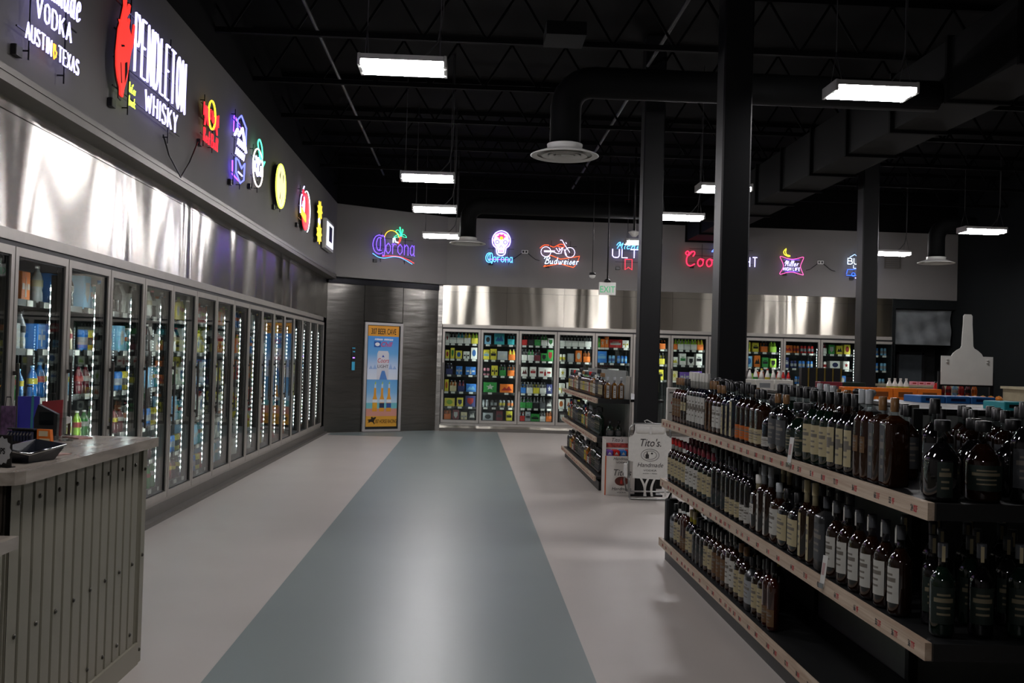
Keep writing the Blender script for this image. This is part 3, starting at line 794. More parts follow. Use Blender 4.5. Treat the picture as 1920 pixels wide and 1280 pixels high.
def tubes(parent, name, strokes, col, power, r=.008, off=.07):
    mb = MB()
    for s in strokes: mb.tube([(x, -off, z) for x, z in s], r, 6)
    return mb.build(name, neon(col, power), parent)
def panel(parent, name, poly, col, power=None, off=.06, th=.012, m=None):
    if m is None and power and name not in ('skull_face', 'forehead_flower', 'flower_centre', 'yellow_band', 'red_cap', 'lit_face'):
        cx = sum(p[0] for p in poly) / len(poly); cz = sum(p[1] for p in poly) / len(poly)
        MB().prism([(cx + (x - cx) * 1.06, cz + (z - cz) * 1.06) for x, z in poly], -off + .001, -off + .008).build('backing_plate', M_BLK, parent)  # the horse has one; other plates are added to block wall spill
    if power: power = min(power, 1.25)
    mb = MB().prism(poly, -off - th, -off)
    return mb.build(name, m or neon(col, power), parent)
def sign_frame(parent, x0, x1, z0, z1, legs=True, n=3):
    """black wire frame behind the tubes, stand-offs to the wall and a transformer box"""
    mb = MB()
    for k in range(n):
        z = z0 + (z1 - z0) * (k + .5) / n
        mb.bar((x0, -.04, z), (x1, -.04, z), .008)
    for x in (x0 + (x1 - x0) * .2, x0 + (x1 - x0) * .8):
        mb.bar((x, -.04, z0 - .03), (x, -.04, z1 + .03), .008)
    mb.build('support_frame', M_BLK, parent)
    st = MB()
    for x in (x0 + (x1 - x0) * .2, x0 + (x1 - x0) * .8):
        for z in (z0 + .02, z1 - .02): st.bar((x, -.04, z), (x, .0, z), .008)
    st.build('stand_off', M_BLK, parent)
    MB().bbox(x0 + .02, x0 + .1, -.035, -.001, z0 - .04, z0 + .02, .004).build('transformer', M_BLK, parent)
def neon_sign(label, loc, rotz):
    return thing('neon_sign', label, 'neon sign', loc, rotz)
BLUEW = (.5, .46, 1.0)
# --- left wall: local x runs along +Y
def left_sign(label, y, z): return neon_sign(label, (XU, y, z), ROT_L)
s = left_sign('white script neon sign with a small orange state outline, above the near cooler doors', 5.49, 3.1)
tubes(s, 'script_lettering', fit_word("handmade", .02, .72, .34, .24, slant=.18, script=True), BLUEW, 3.2, 0.00648)
tubes(s, 'capital_lettering', fit_word("VODKA", .12, .6, .18, .11, gap=.3), BLUEW, 3.2, 0.00576)
tubes(s, 'place_lettering', fit_word("AUSTIN", .0, .33, .02, .09, gap=.25), BLUEW, 3.2, 0.00504)
tubes(s, 'place_lettering', fit_word("TEXAS", .43, .73, .02, .09, gap=.25), BLUEW, 3.2, 0.00504)
tubes(s, 'state_outline', [[(.36, .05), (.36, .1), (.38, .1), (.38, .07), (.4, .06), (.39, .03), (.37, .015), (.36, .05)]], (1, .3, .03), 3.2, 0.00432)
sign_frame(s, -.05, .75, -.04, .62)
s = left_sign('large white neon word sign with a red bucking horse and rider', 6.86, 3.165)
tubes(s, 'main_lettering', fit_word("PENDLETON", .36, 1.62, .27, .42, gap=.34), BLUEW, 3.2, 0.00936)
tubes(s, 'drink_lettering', fit_word("WHISKY", .62, 1.42, .06, .15, gap=.3), BLUEW, 3.2, 0.0072)
horse = [(160, 580), (178, 585), (185, 540), (205, 470), (215, 400), (222, 350), (230, 310), (238, 290), (247, 230), (250, 170), (243, 165), (235, 230), (225, 240), (215, 225), (205, 205), (212, 165), (205, 160), (200, 185), (188, 190), (190, 160),
         (207, 130), (212, 90), (203, 85), (195, 120), (185, 130), (182, 70), (170, 55), (163, 65), (168, 120), (158, 170), (150, 205), (138, 210), (145, 225), (135, 260), (130, 320), (125, 380), (128, 450), (140, 500), (158, 540)]
hq = lambda q: [((x - 125) / 125 * .34, (590 - y_) / 535 * .72 + .02) for x, y_ in q]
panel(s, 'bucking_horse', hq(horse), (1, .04, .03), 1.2)
for q_ in ([(182, 405), (198, 390), (202, 440), (186, 505)], [(150, 330), (172, 318), (176, 325), (154, 340)], [(150, 420), (154, 420), (166, 520), (160, 520)]): MB().prism(hq(q_), -.0745, -.0725).build('dark_gap', M_BLK, s)
tubes(s, 'small_script', fit_word("let'er", .27, .4, .1, .07, script=True) + fit_word("buck", .27, .4, .01, .07, script=True), (.75, 1, .1), 1.6, 0.0036)
sign_frame(s, .02, 1.6, -.02, .76, n=4)
MB().tube([(1.2, -.03, .0), (1.4, -.02, -.12), (1.75, -.02, -.24), (2.0, -.02, -.06), (2.2, -.03, .16)], .006, 6).build('power_cord', M_BLK, s)
s = left_sign('red neon sign of two bulls before a yellow sun ring', 9.1, 3.40)
bull = lambda sx, x0: [(x0 + sx * a, b) for a, b in ((0, .18), (.0, .3), (.02, .25), (.06, .28), (.12, .27), (.16, .24), (.2, .25), (.23, .29), (.225, .23), (.235, .2), (.2, .18), (.19, .2), (.15, .17), (.17, .12), (.14, .13), (.12, .17), (.08, .17), (.05, .1), (.03, .1), (.05, .17), (.02, .2))]
panel(s, 'bull', bull(1, .0), (1, .03, .05), 1.5); panel(s, 'bull', bull(-1, .52), (1, .03, .05), 1.5)
tubes(s, 'sun_ring', [circ(.26, .24, .12, .13)], (1, .75, .03), 2.2, 0.00864)
tubes(s, 'lettering', fit_word(['r1', 'e', 'd', ' ', 'B', 'u', 'l', 'l'], .0, .5, -.05, .12, gap=.2), (1, .03, .05), 1.25, .006)
sign_frame(s, .0, .52, -.05, .36, n=3)
s = left_sign('blue neon can outline with white mountain strokes', 10.27, 3.22)
tubes(s, 'can_outline', [[(.12, .48), (.1, .62), (.26, .7), (.5, .62), (.5, .44)], [(.08, .22), (.1, .08), (.3, .0), (.46, .06), (.48, .24), (.34, .16), (.2, .22), (.08, .22)]], (.12, .14, 1), 3.2, 0.00792)
for q_ in ([(.12, .5), (.12, .66), (.46, .6)], [(.1, .2), (.12, .06), (.42, .04)]): tubes(s, 'back_light', [q_], (.12, .03, 1), 9, .008, .03)  # hidden tubes added for the violet glow on the wall
tubes(s, 'mountain', [[(.0, .44), (.1, .52), (.18, .47), (.32, .58), (.44, .46), (.52, .36)]], BLUEW, 3.2, 0.0144)
zig = lambda x0, x1, z, h, n: [(x0 + (x1 - x0) * k / n, z + h * (k % 2)) for k in range(n + 1)]
for q_ in (zig(.12, .44, .37, .07, 9), zig(.06, .46, .26, .07, 11)): tubes(s, 'lettering', [q_], BLUEW, 3.2, .0075)
tubes(s, 'small_bar', [[(.2, .1), (.38, .09)]], BLUEW, 3.2, 0.00864)
sign_frame(s, .02, .5, -.02, .7, n=4)
s = left_sign('white oval neon face with a looped green ribbon on top', 11.11, 3.35)
tubes(s, 'oval_outline', [circ(.3, .19, .26, .21, 28)], (1, .85, .75), 3, 0.00792)
tubes(s, 'green_ribbon', [smooth_pts([(.36, .36), (.26, .46), (.34, .52), (.48, .46), (.52, .34), (.42, .3), (.36, .36), (.58, .3), (.66, .33), (.56, .25)], 4)], (.08, .9, .45), 2.6, 0.00792)
tubes(s, 'inner_strokes', [[(.18, .3), (.24, .24), (.3, .3), (.36, .24), (.42, .3)], [(.18, .16), (.3, .1), (.42, .16)], [(.3, .26), (.3, .14)], [(.14, .24), (.14, .12)], [(.46, .24), (.46, .12)]], BLUEW, 3.2, 0.01296)
sign_frame(s, .08, .52, -.04, .4, n=2)
s = left_sign('solid pale yellow oval light up sign', 12.48, 3.29)
panel(s, 'lit_oval', circ(.32, .28, .3, .265, 32)[:-1], (1, .92, .42), 1.6)
tubes(s, 'rim', [circ(.32, .28, .31, .275, 32)], (.85, 1, .1), 2.2, 0.00936)
MB().prism([(.2, .4), (.26, .46), (.24, .36)], -.076, -.0735).prism([(.42, .42), (.46, .46), (.45, .34)], -.076, -.0735).prism([(.24, .12), (.28, .2), (.27, .1)], -.076, -.0735).prism([(.38, .1), (.42, .16), (.36, .06)], -.076, -.0735).build('dark_mark', M_BLK, s)
sign_frame(s, .1, .54, .0, .5, n=2)
s = left_sign('red round neon sign with white dotted rim and yellow band', 14.1, 3.27)
panel(s, 'red_disc', circ(.72, .27, .3, .27, 28)[:-1], (1, .04, .06), 1.2, .05)
tubes(s, 'white_rim', [circ(.72, .27, .33, .3, 30, -70, 120)], (.85, .88, 1), 3.2, 0.0072)
tubes(s, 'bottle_outline', [smooth_pts([(.2, .18), (.2, .36), (.3, .46), (.46, .46), (.52, .36), (.5, .2)], 3), [(.34, .5), (.4, .56), (.46, .6)], [(.34, .3), (.42, .38), (.44, .2), (.34, .24)]], BLUEW, 3.2, 0.01008)
panel(s, 'yellow_band', [(.2, .16), (.62, .1), (.6, .2), (.2, .26)], (1, .75, .05), 1.6, .075)
panel(s, 'red_cap', [(.28, .46), (.44, .44), (.4, .54), (.32, .54)], (1, .04, .08), 1.3, .07)
sign_frame(s, .16, .96, .02, .56, n=3)
s = left_sign('narrow neon sign with yellow bursts above and below a white bar', 15.75, 3.29)
star = lambda cx, cz, r, n: [(cx + r * (1 if k % 2 == 0 else .62) * math.cos(PI * k / n), cz + r * .62 * (1 if k % 2 == 0 else .62) * math.sin(PI * k / n)) for k in range(2 * n)]
panel(s, 'yellow_burst', star(.4, .46, .26, 9), (1, .72, .06), 1.6); panel(s, 'yellow_burst', star(.4, .1, .28, 9), (1, .72, .06), 1.6)
panel(s, 'white_bar', [(.3, .18), (.5, .18), (.5, .38), (.3, .38)], (.9, .9, 1), 1.2, .055)
sign_frame(s, .2, .6, -.02, .54, n=2)
s = left_sign('white edge lit box sign with dark can picture, last before the cave', 16.75, 3.23)
MB().bbox(.0, .9, -.09, -.02, .0, .5, .01).build('box_body', M_WHITE, s)
panel(s, 'lit_face', [(.06, .05), (.84, .05), (.84, .45), (.06, .45)], (.85, .88, 1), 2.2, .09, .006)
panel(s, 'can_picture', [(.3, .14), (.66, .14), (.66, .4), (.3, .4)], None, None, .096, .003, mat('dark_print', '#1d2036', .4))
MB().box(.1, .8, -.02, -.001, .2, .3).build('mount', M_BLK, s)
# --- cave wall
def on_cave(u, z): return (CA.x + math.cos(CAVE_ANG) * u + math.sin(CAVE_ANG) * .11, CA.y + math.sin(CAVE_ANG) * u - math.cos(CAVE_ANG) * .11, z)
s = neon_sign('purple word neon sign with green palm tree and yellow sun', on_cave(.8, 3.27), CAVE_ANG)
PUR = (.12, .05, 1)
bigc = lambda x, z, h: [smooth_pts([(x + a * h, z + b * h) for a, b in q], 3) for q in ([(.55, .93), (.36, 1.0), (.12, .86), (.0, .5), (.1, .14), (.36, .0), (.62, .1)], [(.5, .84), (.3, .84), (.2, .5), (.3, .2), (.5, .2)], [(.5, 1.0), (.66, .92), (.72, .4), (.66, -.1), (.58, .0)], [(.44, .9), (.44, .3), (.36, .22)])]
def black_o(x, z, h, w): return [(x + w * .5, z + h), (x, z + h * .72), (x, z + h * .26), (x + w * .5, z), (x + w, z + h * .28), (x + w, z + h * .74), (x + w * .5, z + h)]
def corona(x0, z0, h, w):
    st = bigc(x0, z0, h); k = w / 5.0; x = x0 + h * .78; hh = h * .56; z = z0 + .06 * h
    st.append(black_o(x, z, hh, k * .52)); x += k * .8
    st.append([(x, z), (x, z + hh), (x - .02, z + hh * .9)]); st.append([(x, z + hh * .7), (x + k * .2, z + hh), (x + k * .4, z + hh * .9)]); x += k * .62
    st.append(black_o(x, z, hh, k * .52)); x += k * .8
    st.append([(x, z), (x, z + hh * 1.0)]); st.append([(x, z + hh * .75), (x + k * .25, z + hh), (x + k * .45, z + hh * .8), (x + k * .45, z)]); x += k * .72
    st.append([(x + k * .45, z + hh * .8), (x + k * .2, z + hh), (x, z + hh * .7), (x, z + hh * .2), (x + k * .2, z), (x + k * .45, z + hh * .25)]); st.append([(x + k * .45, z + hh), (x + k * .45, z), (x + k * .55, z)])
    return st
tubes(s, 'word_lettering', corona(.02, .12, .36, .9), (.16, .07, 1), 3.2, 0.00648)
tubes(s, 'sun_arc', [circ(.42, .42, .16, .17, 16, 175, 15)], (1, .6, .03), 2.2, 0.00576)
tubes(s, 'palm_leaf', [smooth_pts([(.62, .5), (.56 + dx, .58 + dz), (.5 + 2 * dx, .54 + dz * 1.4), (.62, .5)], 4) for dx, dz in ((.0, .03), (-.02, -.06), (.08, .05), (.12, -.04), (.04, .08))], (.04, .85, .42), 2.2, 0.00504)
tubes(s, 'palm_trunk', [[(.62, .5), (.61, .42), (.56, .34)], [(.6, .48), (.58, .4), (.55, .36)]], (1, .06, .04), 2, 0.00792)
tubes(s, 'white_bottle', [[(.45, .36), (.45, .44), (.48, .46), (.5, .38), (.56, .37)]], (.7, .8, 1), 2.4, 0.01296)
tubes(s, 'red_wave', [smooth_pts([(.22, .08), (.4, .1), (.6, .1), (.78, .06), (.92, .0)], 4)], (1, .05, .06), 2, 0.00648)
tubes(s, 'blue_wave', [smooth_pts([(.02, .12), (.14, .06), (.28, .05), (.46, .09), (.64, .08), (.88, -.02)], 4)], (.1, .4, 1), 2.4, 0.00648)
sign_frame(s, .04, .9, .0, .52, n=3)
# --- rear wall
def rear_sign(label, x, z): return neon_sign(label, (x, YR - .02, z), 0)
s = rear_sign('white neon skull above pale blue lettering', .30, 3.40)
tubes(s, 'skull_outline', [smooth_pts([(.3, .62), (.18, .57), (.12, .45), (.14, .33), (.2, .27), (.22, .16), (.3, .12), (.38, .16), (.4, .27), (.46, .33), (.48, .45), (.42, .57)], 3, True) + [(.3, .62)]], BLUEW, 3.2, 0.01008)
panel(s, 'skull_face', [(.18, .54), (.3, .59), (.42, .54), (.46, .43), (.43, .34), (.38, .28), (.36, .17), (.24, .17), (.22, .28), (.17, .34), (.14, .43)], (.8, .78, 1), 1.3, .055)
for q_ in (circ(.3, .42, .17, .17, 18), [(.06, .05), (.5, .05)]): tubes(s, 'back_light', [q_], (.12, .03, 1), 9, .008, .03)  # unseen tubes added behind the skull for its blue halo
tubes(s, 'eye', [circ(.22, .39, .035, n=10)], (.16, .08, .9), 0.9, 0.00576, .085); tubes(s, 'eye', [circ(.38, .39, .035, n=10)], (.16, .08, .9), 0.9, 0.00576, .085)
panel(s, 'forehead_flower', star(.3, .5, .1, 6), (1, .05, .3), 1.3, .07, .008); panel(s, 'flower_centre', circ(.3, .47, .035, .035, 10)[:-1], (1, .8, .05), 1.5, .08, .008)
tubes(s, 'nose', [[(.27, .28), (.3, .33), (.33, .28)]], (.16, .08, .9), 0.9, 0.00504, .085)
tubes(s, 'teeth', [[(.25, .21), (.35, .21)], [(.28, .24), (.28, .19)], [(.32, .24), (.32, .19)]], (.7, .1, .6), 0.9, 0.00432, .085)
tubes(s, 'word_lettering', corona(.0, -.02, .19, .56), (.1, .45, 1), 3.2, 0.0072)
sign_frame(s, .04, .56, -.03, .55, n=3)
s = rear_sign('white neon motorcycle above a red bow tie with script lettering', 1.36, 3.33)
W2 = (.75, .62, 1)
tubes(s, 'wheel', [circ(.14, .3, .1, n=18)], W2, 3, 0.00504); tubes(s, 'wheel', [circ(.62, .3, .1, n=18)], W2, 3, 0.00504)
tubes(s, 'frame_lines', [[(.1, .3), (.3, .3), (.36, .27), (.42, .27)], [(.1, .32), (.32, .32)], [(.34, .38), (.4, .3), (.46, .39)], [(.4, .39), (.42, .33)], [(.48, .4), (.44, .27)], [(.42, .54), (.46, .54), (.52, .44), (.62, .3)], [(.53, .5), (.55, .47)], [(.5, .36), (.56, .24)]], W2, 3, 0.00576)
tubes(s, 'tank_and_fender', [smooth_pts([(.02, .37), (.1, .43), (.2, .43)], 4), smooth_pts([(.22, .42), (.3, .4), (.42, .46), (.5, .44), (.48, .4), (.36, .42)], 4)], (1, .08, .02), 2.4, 0.00648)
tubes(s, 'bow_tie', [[(.18, .2), (.24, .23), (.44, .16), (.82, .23), (.78, .12)], [(.14, .03), (.1, .0), (.42, .07), (.7, .0), (.74, .05)]], (1, .1, .02), 2.4, 0.00648)
tubes(s, 'script_lettering', fit_word(['b1', 'u', 'd', 'w', 'e', 'i', 's', 'e', 'r'], .11, .8, .06, .14, slant=.15, script=True), (.55, .7, 1), 3.2, 0.00576)
sign_frame(s, .12, .76, .02, .5, n=3)
s = rear_sign('blue script and white block neon sign with a red ribbon below', 2.82, 3.32)
tubes(s, 'script_lettering', fit_word(['m1', 'i', 'c', 'h', 'e', 'l', 'o', 'b'], .1, .84, .42, .13, slant=.2, script=True), (.12, .45, 1), 3.2, 0.00648)
tubes(s, 'block_lettering', fit_word('ULTRA', .02, .94, .24, .17, gap=.2), BLUEW, 3.2, 0.01008)
tubes(s, 'white_bar', [[(.36, .56), (.6, .55)]], BLUEW, 3.2, 0.01152)
tubes(s, 'red_ribbon', [[(.28, .21), (.42, .21), (.42, .0), (.35, .05), (.28, .0), (.28, .21)]], (1, .03, .06), 2.4, 0.0072)
sign_frame(s, .08, .88, .04, .5, n=2)
s = rear_sign('red script neon sign with white capitals and a blue peak', 4.30, 3.44)
RD = (1, .02, .07)
tubes(s, 'script_lettering', fit_word(['c1', 'o', 'o', 'r', 's'], .02, .86, .0, .3, slant=.08, script=True), RD, 2.6, 0.01152)
tubes(s, 'capital_lettering', fit_word('LIGHT', .92, 1.48, .02, .19, gap=.35), BLUEW, 3.2, 0.00936)
tubes(s, 'blue_peak', [[(.55, .3), (.68, .46), (.74, .4), (.82, .44), (.94, .3), (.55, .3)]], (.1, .2, 1), 3.2, 0.0072)
sign_frame(s, .1, 1.4, .0, .42, n=3)
s = rear_sign('pillow shaped pink neon outline with white lettering inside', 6.25, 3.33)
tubes(s, 'pillow_outline', [smooth_pts([(.0, .34), (.02, .36), (.12, .33), (.24, .31), (.36, .33), (.46, .36), (.48, .34), (.44, .24), (.42, .17), (.44, .1), (.48, .01), (.46, .0), (.34, .03), (.24, .05), (.12, .03), (.02, .0), (.0, .02), (.05, .1), (.07, .17), (.05, .24)], 3, True) + [(.0, .34)]], (1, .12, .45), 1.8, 0.00576)
tubes(s, 'blue_fill', [[(.08, .3), (.4, .3)], [(.1, .06), (.38, .06)]], (.2, .08, 1), 1.6, 0.00432)
tubes(s, 'script_lettering', fit_word(['m1', 'i', 'l', 'l', 'e', 'r'], .1, .38, .17, .11, slant=.2, script=True), BLUEW, 3.2, 0.00648)
tubes(s, 'capital_lettering', fit_word('HIGH LIFE', .07, .41, .08, .06, gap=.3), BLUEW, 3.2, 0.00576)
tubes(s, 'yellow_crescent', [smooth_pts([(.18, .36), (.09, .4), (.07, .46), (.12, .52), (.11, .46), (.13, .4), (.2, .38)], 3, True)], (1, .85, .05), 2, 0.00792)
sign_frame(s, .06, .42, .02, .34, n=2)
s = rear_sign('blue neon mountains and truck with white block lettering', 7.62, 3.30)
LB = (.2, .45, 1)
tubes(s, 'mountain_outline', [[(.06, .42), (.16, .48), (.2, .45), (.3, .54), (.36, .48), (.42, .52), (.56, .42)]], (.35, .55, 1), 3.2, 0.00576)
tubes(s, 'block_lettering', fit_word('BUSCH', .02, .6, .28, .12, gap=.2), (.6, .75, 1), 3.2, 0.00648)
tubes(s, 'small_lettering', fit_word('LIGHT', .14, .5, .2, .06, gap=.3), (.7, .8, 1), 3.2, 0.00504)
tubes(s, 'truck_outline', [[(.0, .08), (.02, .17), (.12, .17), (.2, .19), (.34, .19), (.42, .14), (.56, .13), (.58, .06), (.0, .05)], circ(.14, .07, .035, n=12), circ(.46, .07, .035, n=12)], (.03, .12, 1), 3.2, 0.00576)
tubes(s, 'tag_lettering', [[(.18, .0), (.46, .01)]], BLUEW, 3.2, 0.01008)
sign_frame(s, .06, .56, .0, .5, n=3)
# small wall hardware
def outlet(loc, rotz, label):
    t = thing('wall_outlet', label, 'outlet', loc, rotz)
    MB().bbox(-.065, .065, -.02, 0, -.035, .035, .004).build('cover_plate', M_WHITE, t)
    for x in (-.03, .03): MB().box(x - .018, x + .018, -.026, -.02, -.02, .02).build('socket', M_BLK, t)
    for s_ in (-1, 1): MB().tube([(s_ * .05, -.012, -.02), (s_ * .14, -.02, -.09), (s_ * .22, -.025, -.15), (s_ * .3, -.03, -.17)], .006, 5).build('plug_cord', M_BLK, t)
outlet((1.08, YR - .02, 3.62), 0, 'white twin wall outlet between the skull and motorcycle neon signs')
outlet((7.1, YR - .02, 3.6), 0, 'small wall outlet between the pillow and truck neon signs')


wv = thing('wall_vent', 'square grey vent frame on the wall right of the truck sign', 'vent', (8.42, YR - .02, 3.52))
MB().box(0, .35, -.02, 0, .25, .28).box(0, .35, -.02, 0, 0, .03).box(0, .03, -.02, 0, .03, .25).box(.32, .35, -.02, 0, .03, .25).build('vent_frame', M_TRIM, wv)
for k in range(5): MB().box(.03, .32, -.012, -.002, .045 + k * .042, .07 + k * .042).build('slat', M_TRIM, wv)
ex = thing('exit_sign', 'white hanging EXIT sign with green letters on a black rod', 'exit sign', (2.285, 16.6, 2.573))
MB().bbox(-.14, .14, -.03, .03, 0, .21, .006).build('sign_body', M_WHITE, ex)
put_text(MB(), 'EXIT', 0, -.0325, .04, .155, sx=.82, ext=.0012, bold=.0).build('lettering', emit('exit_green', (.02, .35, .13), .55), ex)
MB().tube([(0, 0, .21), (0, 0, HC - 2.573)], .012, 8).build('hanging_rod', M_BLK, ex); MB().lathe([(.06, .21), (.05, .25), (.02, .27)], 12).build('canopy', M_BLK, ex)
pd = thing('dome_sensor', 'small white dome hanging on a thin rod left of the exit sign', 'sensor', (2.03, 16.6, 2.885))
MB().lathe([(.012, -.045), (.045, -.03), (.055, 0), (.055, .01)], 14).build('dome', M_WHITE, pd); MB().lathe([(.057, .01), (.05, .05), (.01, .055)], 14).build('cap', M_BLK, pd); MB().tube([(0, 0, .05), (0, 0, HC - 2.885)], .006, 6).build('hanging_rod', M_BLK, pd)
sc_ = thing('security_camera', 'white dome security camera on a drop beside the ribbon neon sign', 'camera', (2.715, 16.6, 3.607))
MB().lathe([(.03, -.05), (.06, -.02), (.09, .01), (.1, .03), (.04, .05)], 16).build('dome', M_WHITE, sc_); MB().tube([(0, 0, .05), (0, 0, HC - 3.607)], .02, 8).build('drop_pipe', M_BLK, sc_)
th = thing('access_reader', 'cyan stripe access reader beside the beer cave door', 'keypad', on_cave(.52, 1.17), CAVE_ANG)
th.location = (CA.x + math.cos(CAVE_ANG) * .53, CA.y + math.sin(CAVE_ANG) * .53, 1.17)
MB().bbox(0, .07, -.02, -.001, 0, .43, .004).build('reader_body', M_BLK, th)
MB().box(.004, .066, -.0225, -.02, .0, .16).box(.004, .066, -.0225, -.02, .41, .425).box(.02, .066, -.0225, -.02, .34, .36).build('cyan_panel', mat('cyan_panel', '#3fa9d0', .4), th)
MB().box(.02, .06, -.0235, -.02, .225, .245).build('indicator', emit('violet_led', (.3, .1, 1), 4), th)
tag(MB().bbox(8.72, 8.76, YR + .3, YR + .34, 1.2, 1.3).build('cooler_light', emit('violet_led2', (.12, .1, 1), 2.)), 'tiny blue indicator light in the dark service recess', 'indicator')

# ------------------------------------------------------------------ beer cave door with printed graphics
cd = thing('door_2', 'printed walk-in cave door with pale frame and blue beach picture', 'door', (CA.x + math.cos(CAVE_ANG) * .78, CA.y + math.sin(CAVE_ANG) * .78, 0), CAVE_ANG); cd['kind'] = 'structure'
DW, DH = .82, 2.09
MB().box(0, .055, -.05, .0, 0, DH).box(DW - .055, DW, -.05, .0, 0, DH).box(.055, DW - .055, -.05, .0, DH - .05, DH).box(.055, DW - .055, -.05, .0, 0, .05).build('door_frame', M_WHITEFRAME, cd)
MB().box(.055, DW - .055, -.03, -.001, .05, DH - .05).build('door_leaf', M_FRAME_D, cd)
MB().bbox(DW - .075, DW - .06, -.085, -.06, .8, 1.3, .003).build('handle', M_WHITEFRAME, cd)
def flat(name, poly, col, off=0., m=None): return MB().prism(poly, -.034 - off, -.03).build(name, m or mat(name, col, .45, var=.05, scale=4.), cd)
def rect(a, b, c, d): return [(a, c), (b, c), (b, d), (a, d)]
PX0, PX1 = .075, DW - .085
def sky_mat(name, stops):
    m = bpy.data.materials.new(name); m.use_nodes = True; nt = m.node_tree; b = nt.nodes['Principled BSDF']; b.inputs['Roughness'].default_value = .45
    tc = nt.nodes.new('ShaderNodeTexCoord'); sp = nt.nodes.new('ShaderNodeSeparateXYZ'); cr = nt.nodes.new('ShaderNodeValToRGB')
    mr = nt.nodes.new('ShaderNodeMapRange'); mr.inputs['From Min'].default_value = stops[0][0]; mr.inputs['From Max'].default_value = stops[-1][0]
    nt.links.new(tc.outputs['Object'], sp.inputs[0]); nt.links.new(sp.outputs[2], mr.inputs[0]); nt.links.new(mr.outputs[0], cr.inputs[0]); nt.links.new(cr.outputs[0], b.inputs['Base Color'])
    z0, z1 = stops[0][0], stops[-1][0]; e = cr.color_ramp.elements
    for k, (z, c) in enumerate(stops):
        p = (z - z0) / (z1 - z0)
        el = e[0] if k == 0 else e[-1] if k == len(stops) - 1 else e.new(p)
        el.position = p; el.color = srgb(c) + (1,)
    return m
flat('upper_banner', rect(PX0, PX1, 1.83, 2.03), '#cf8f2e')
flat('mountain_print', rect(PX0, PX1, 1.0, 1.83), None, 0, sky_mat('printed_winter_sky', [(1.0, '#d8dde8'), (1.2, '#c3d0e6'), (1.5, '#5f9fd6'), (1.83, '#3f86cf')]))
flat('beach_print', rect(PX0, PX1, .3, 1.0), None, 0, sky_mat('printed_beach', [(.3, '#c98b7c'), (.44, '#c98b7c'), (.45, '#6fb7bd'), (.55, '#69b3c0'), (.56, '#b9cfe0'), (.75, '#79b0dc'), (1.0, '#5a9bd3')]))
flat('lower_banner', rect(PX0, PX1, .1, .3), '#d39a35')
for k in range(7):
    xx = PX0 + .03 + k * .085
    if .26 < xx < .5: continue
    flat('mountain_peak', [(xx, 1.2), (xx + .045, 1.27 + .02 * (k % 3)), (xx + .09, 1.2)], '#8fa9d6', .001)
def ptxt(name, t, x, z, size, col, off=.002, **k):
    o = put_text(MB(), t, x, -.035 - off, z, size, **k).build(name, mat('print_' + col.strip('#'), col, .5), cd); return o
CXD = (PX0 + PX1) / 2
ptxt('banner_lettering', '307 BEER CAVE', CXD, 1.87, .155, '#241a0c', sx=.52, bold=.002)
for a_, b_ in ((-.19, -.02), (.01, .2)): MB().prism([(CXD + a_, 1.757), (CXD + b_, 1.752), (CXD + b_ + .008, 1.782), (CXD + a_ + .008, 1.787)], -.0365, -.034).build('worn_white_print', mat('worn_white_ink', '#c9d3e6', .5, var=.25, scale=60.), cd)
MB().prism(rect(CXD - .2, CXD - .06, 1.62, 1.73), -.0365, -.034).build('logo_patch', mat('logo_blue', '#1d4f9c', .5), cd)
MB().prism(circ(CXD - .13, 1.675, .05, .035, 14)[:-1], -.0385, -.034).build('bear_mark', mat('print_white', '#e4e4e8', .5), cd)
ptxt('script_lettering', 'Chill', CXD + .05, 1.635, .13, '#c03a68', .0035, shear=.35, bold=.002)
can = [(CXD - .125, 1.0), (CXD - .125, 1.5), (CXD - .1, 1.55), (CXD + .1, 1.55), (CXD + .125, 1.5), (CXD + .125, 1.0)]
flat('printed_can', can, '#c9c9d2', .002)
flat('can_peak', [(CXD - .03, 1.43), (CXD + .0, 1.475), (CXD + .03, 1.43)], '#3148a4', .004)
ptxt('can_script', 'Coors', CXD, 1.325, .125, '#b8283e', .004, shear=.25, sx=.78)
ptxt('can_lettering', 'LIGHT', CXD, 1.225, .085, '#23283c', .004, sx=1.)
flat('can_mountain', [(CXD - .07, 1.0), (CXD - .02, 1.17), (CXD + .04, 1.17), (CXD + .1, 1.0)], '#4f80c2', .004)
for k, bx in enumerate((CXD - .15, CXD, CXD + .15)):
    bt = [(bx - .05, .39), (bx + .05, .39), (bx + .05, .62), (bx + .025, .70), (bx + .022, .84), (bx - .022, .84), (bx - .025, .70), (bx - .05, .62)]
    b_ = flat('printed_bottle', bt, '#d9962c', .002)
    MB().prism(rect(bx - .018, bx + .018, .84, .92), -.037, -.034).prism([(bx - .012, .9), (bx + .018, .92), (bx + .004, .97)], -.037, -.034, 1).prism(rect(bx - .05, bx + .05, .56, .62), -.0385, -.034, 2).prism(rect(bx - .05, bx + .05, .46, .55), -.0385, -.034, 3).build(
        'bottle_print', [mat('print_pale_glass', '#b6cde0', .5), mat('print_lime', '#b7cf3f', .5), mat('print_label', '#d9dde2', .5), mat(('print_gold', 'print_navy', 'print_blue')[k], ('#d4a02e', '#1c2a4e', '#2e4f8f')[k], .5)], cd)
ptxt('lower_lettering', '307 HORSE RACING', CXD + .1, .165, .105, '#241a0c', .002, sx=.5)
hs = [(0, .02), (.03, .05), (.03, .03), (.06, .05), (.1, .05), (.13, .03), (.15, .0), (.16, .02), (.14, .06), (.16, .1), (.19, .13), (.17, .145), (.12, .13), (.1, .15), (.07, .14), (.08, .11), (.05, .1), (.01, .1), (-.01, .085), (.02, .08), (.015, .05)]
flat('racehorse_mark', [(PX0 + .04 + x * .95, .14 + z) for x, z in hs], '#241a0c', .002)
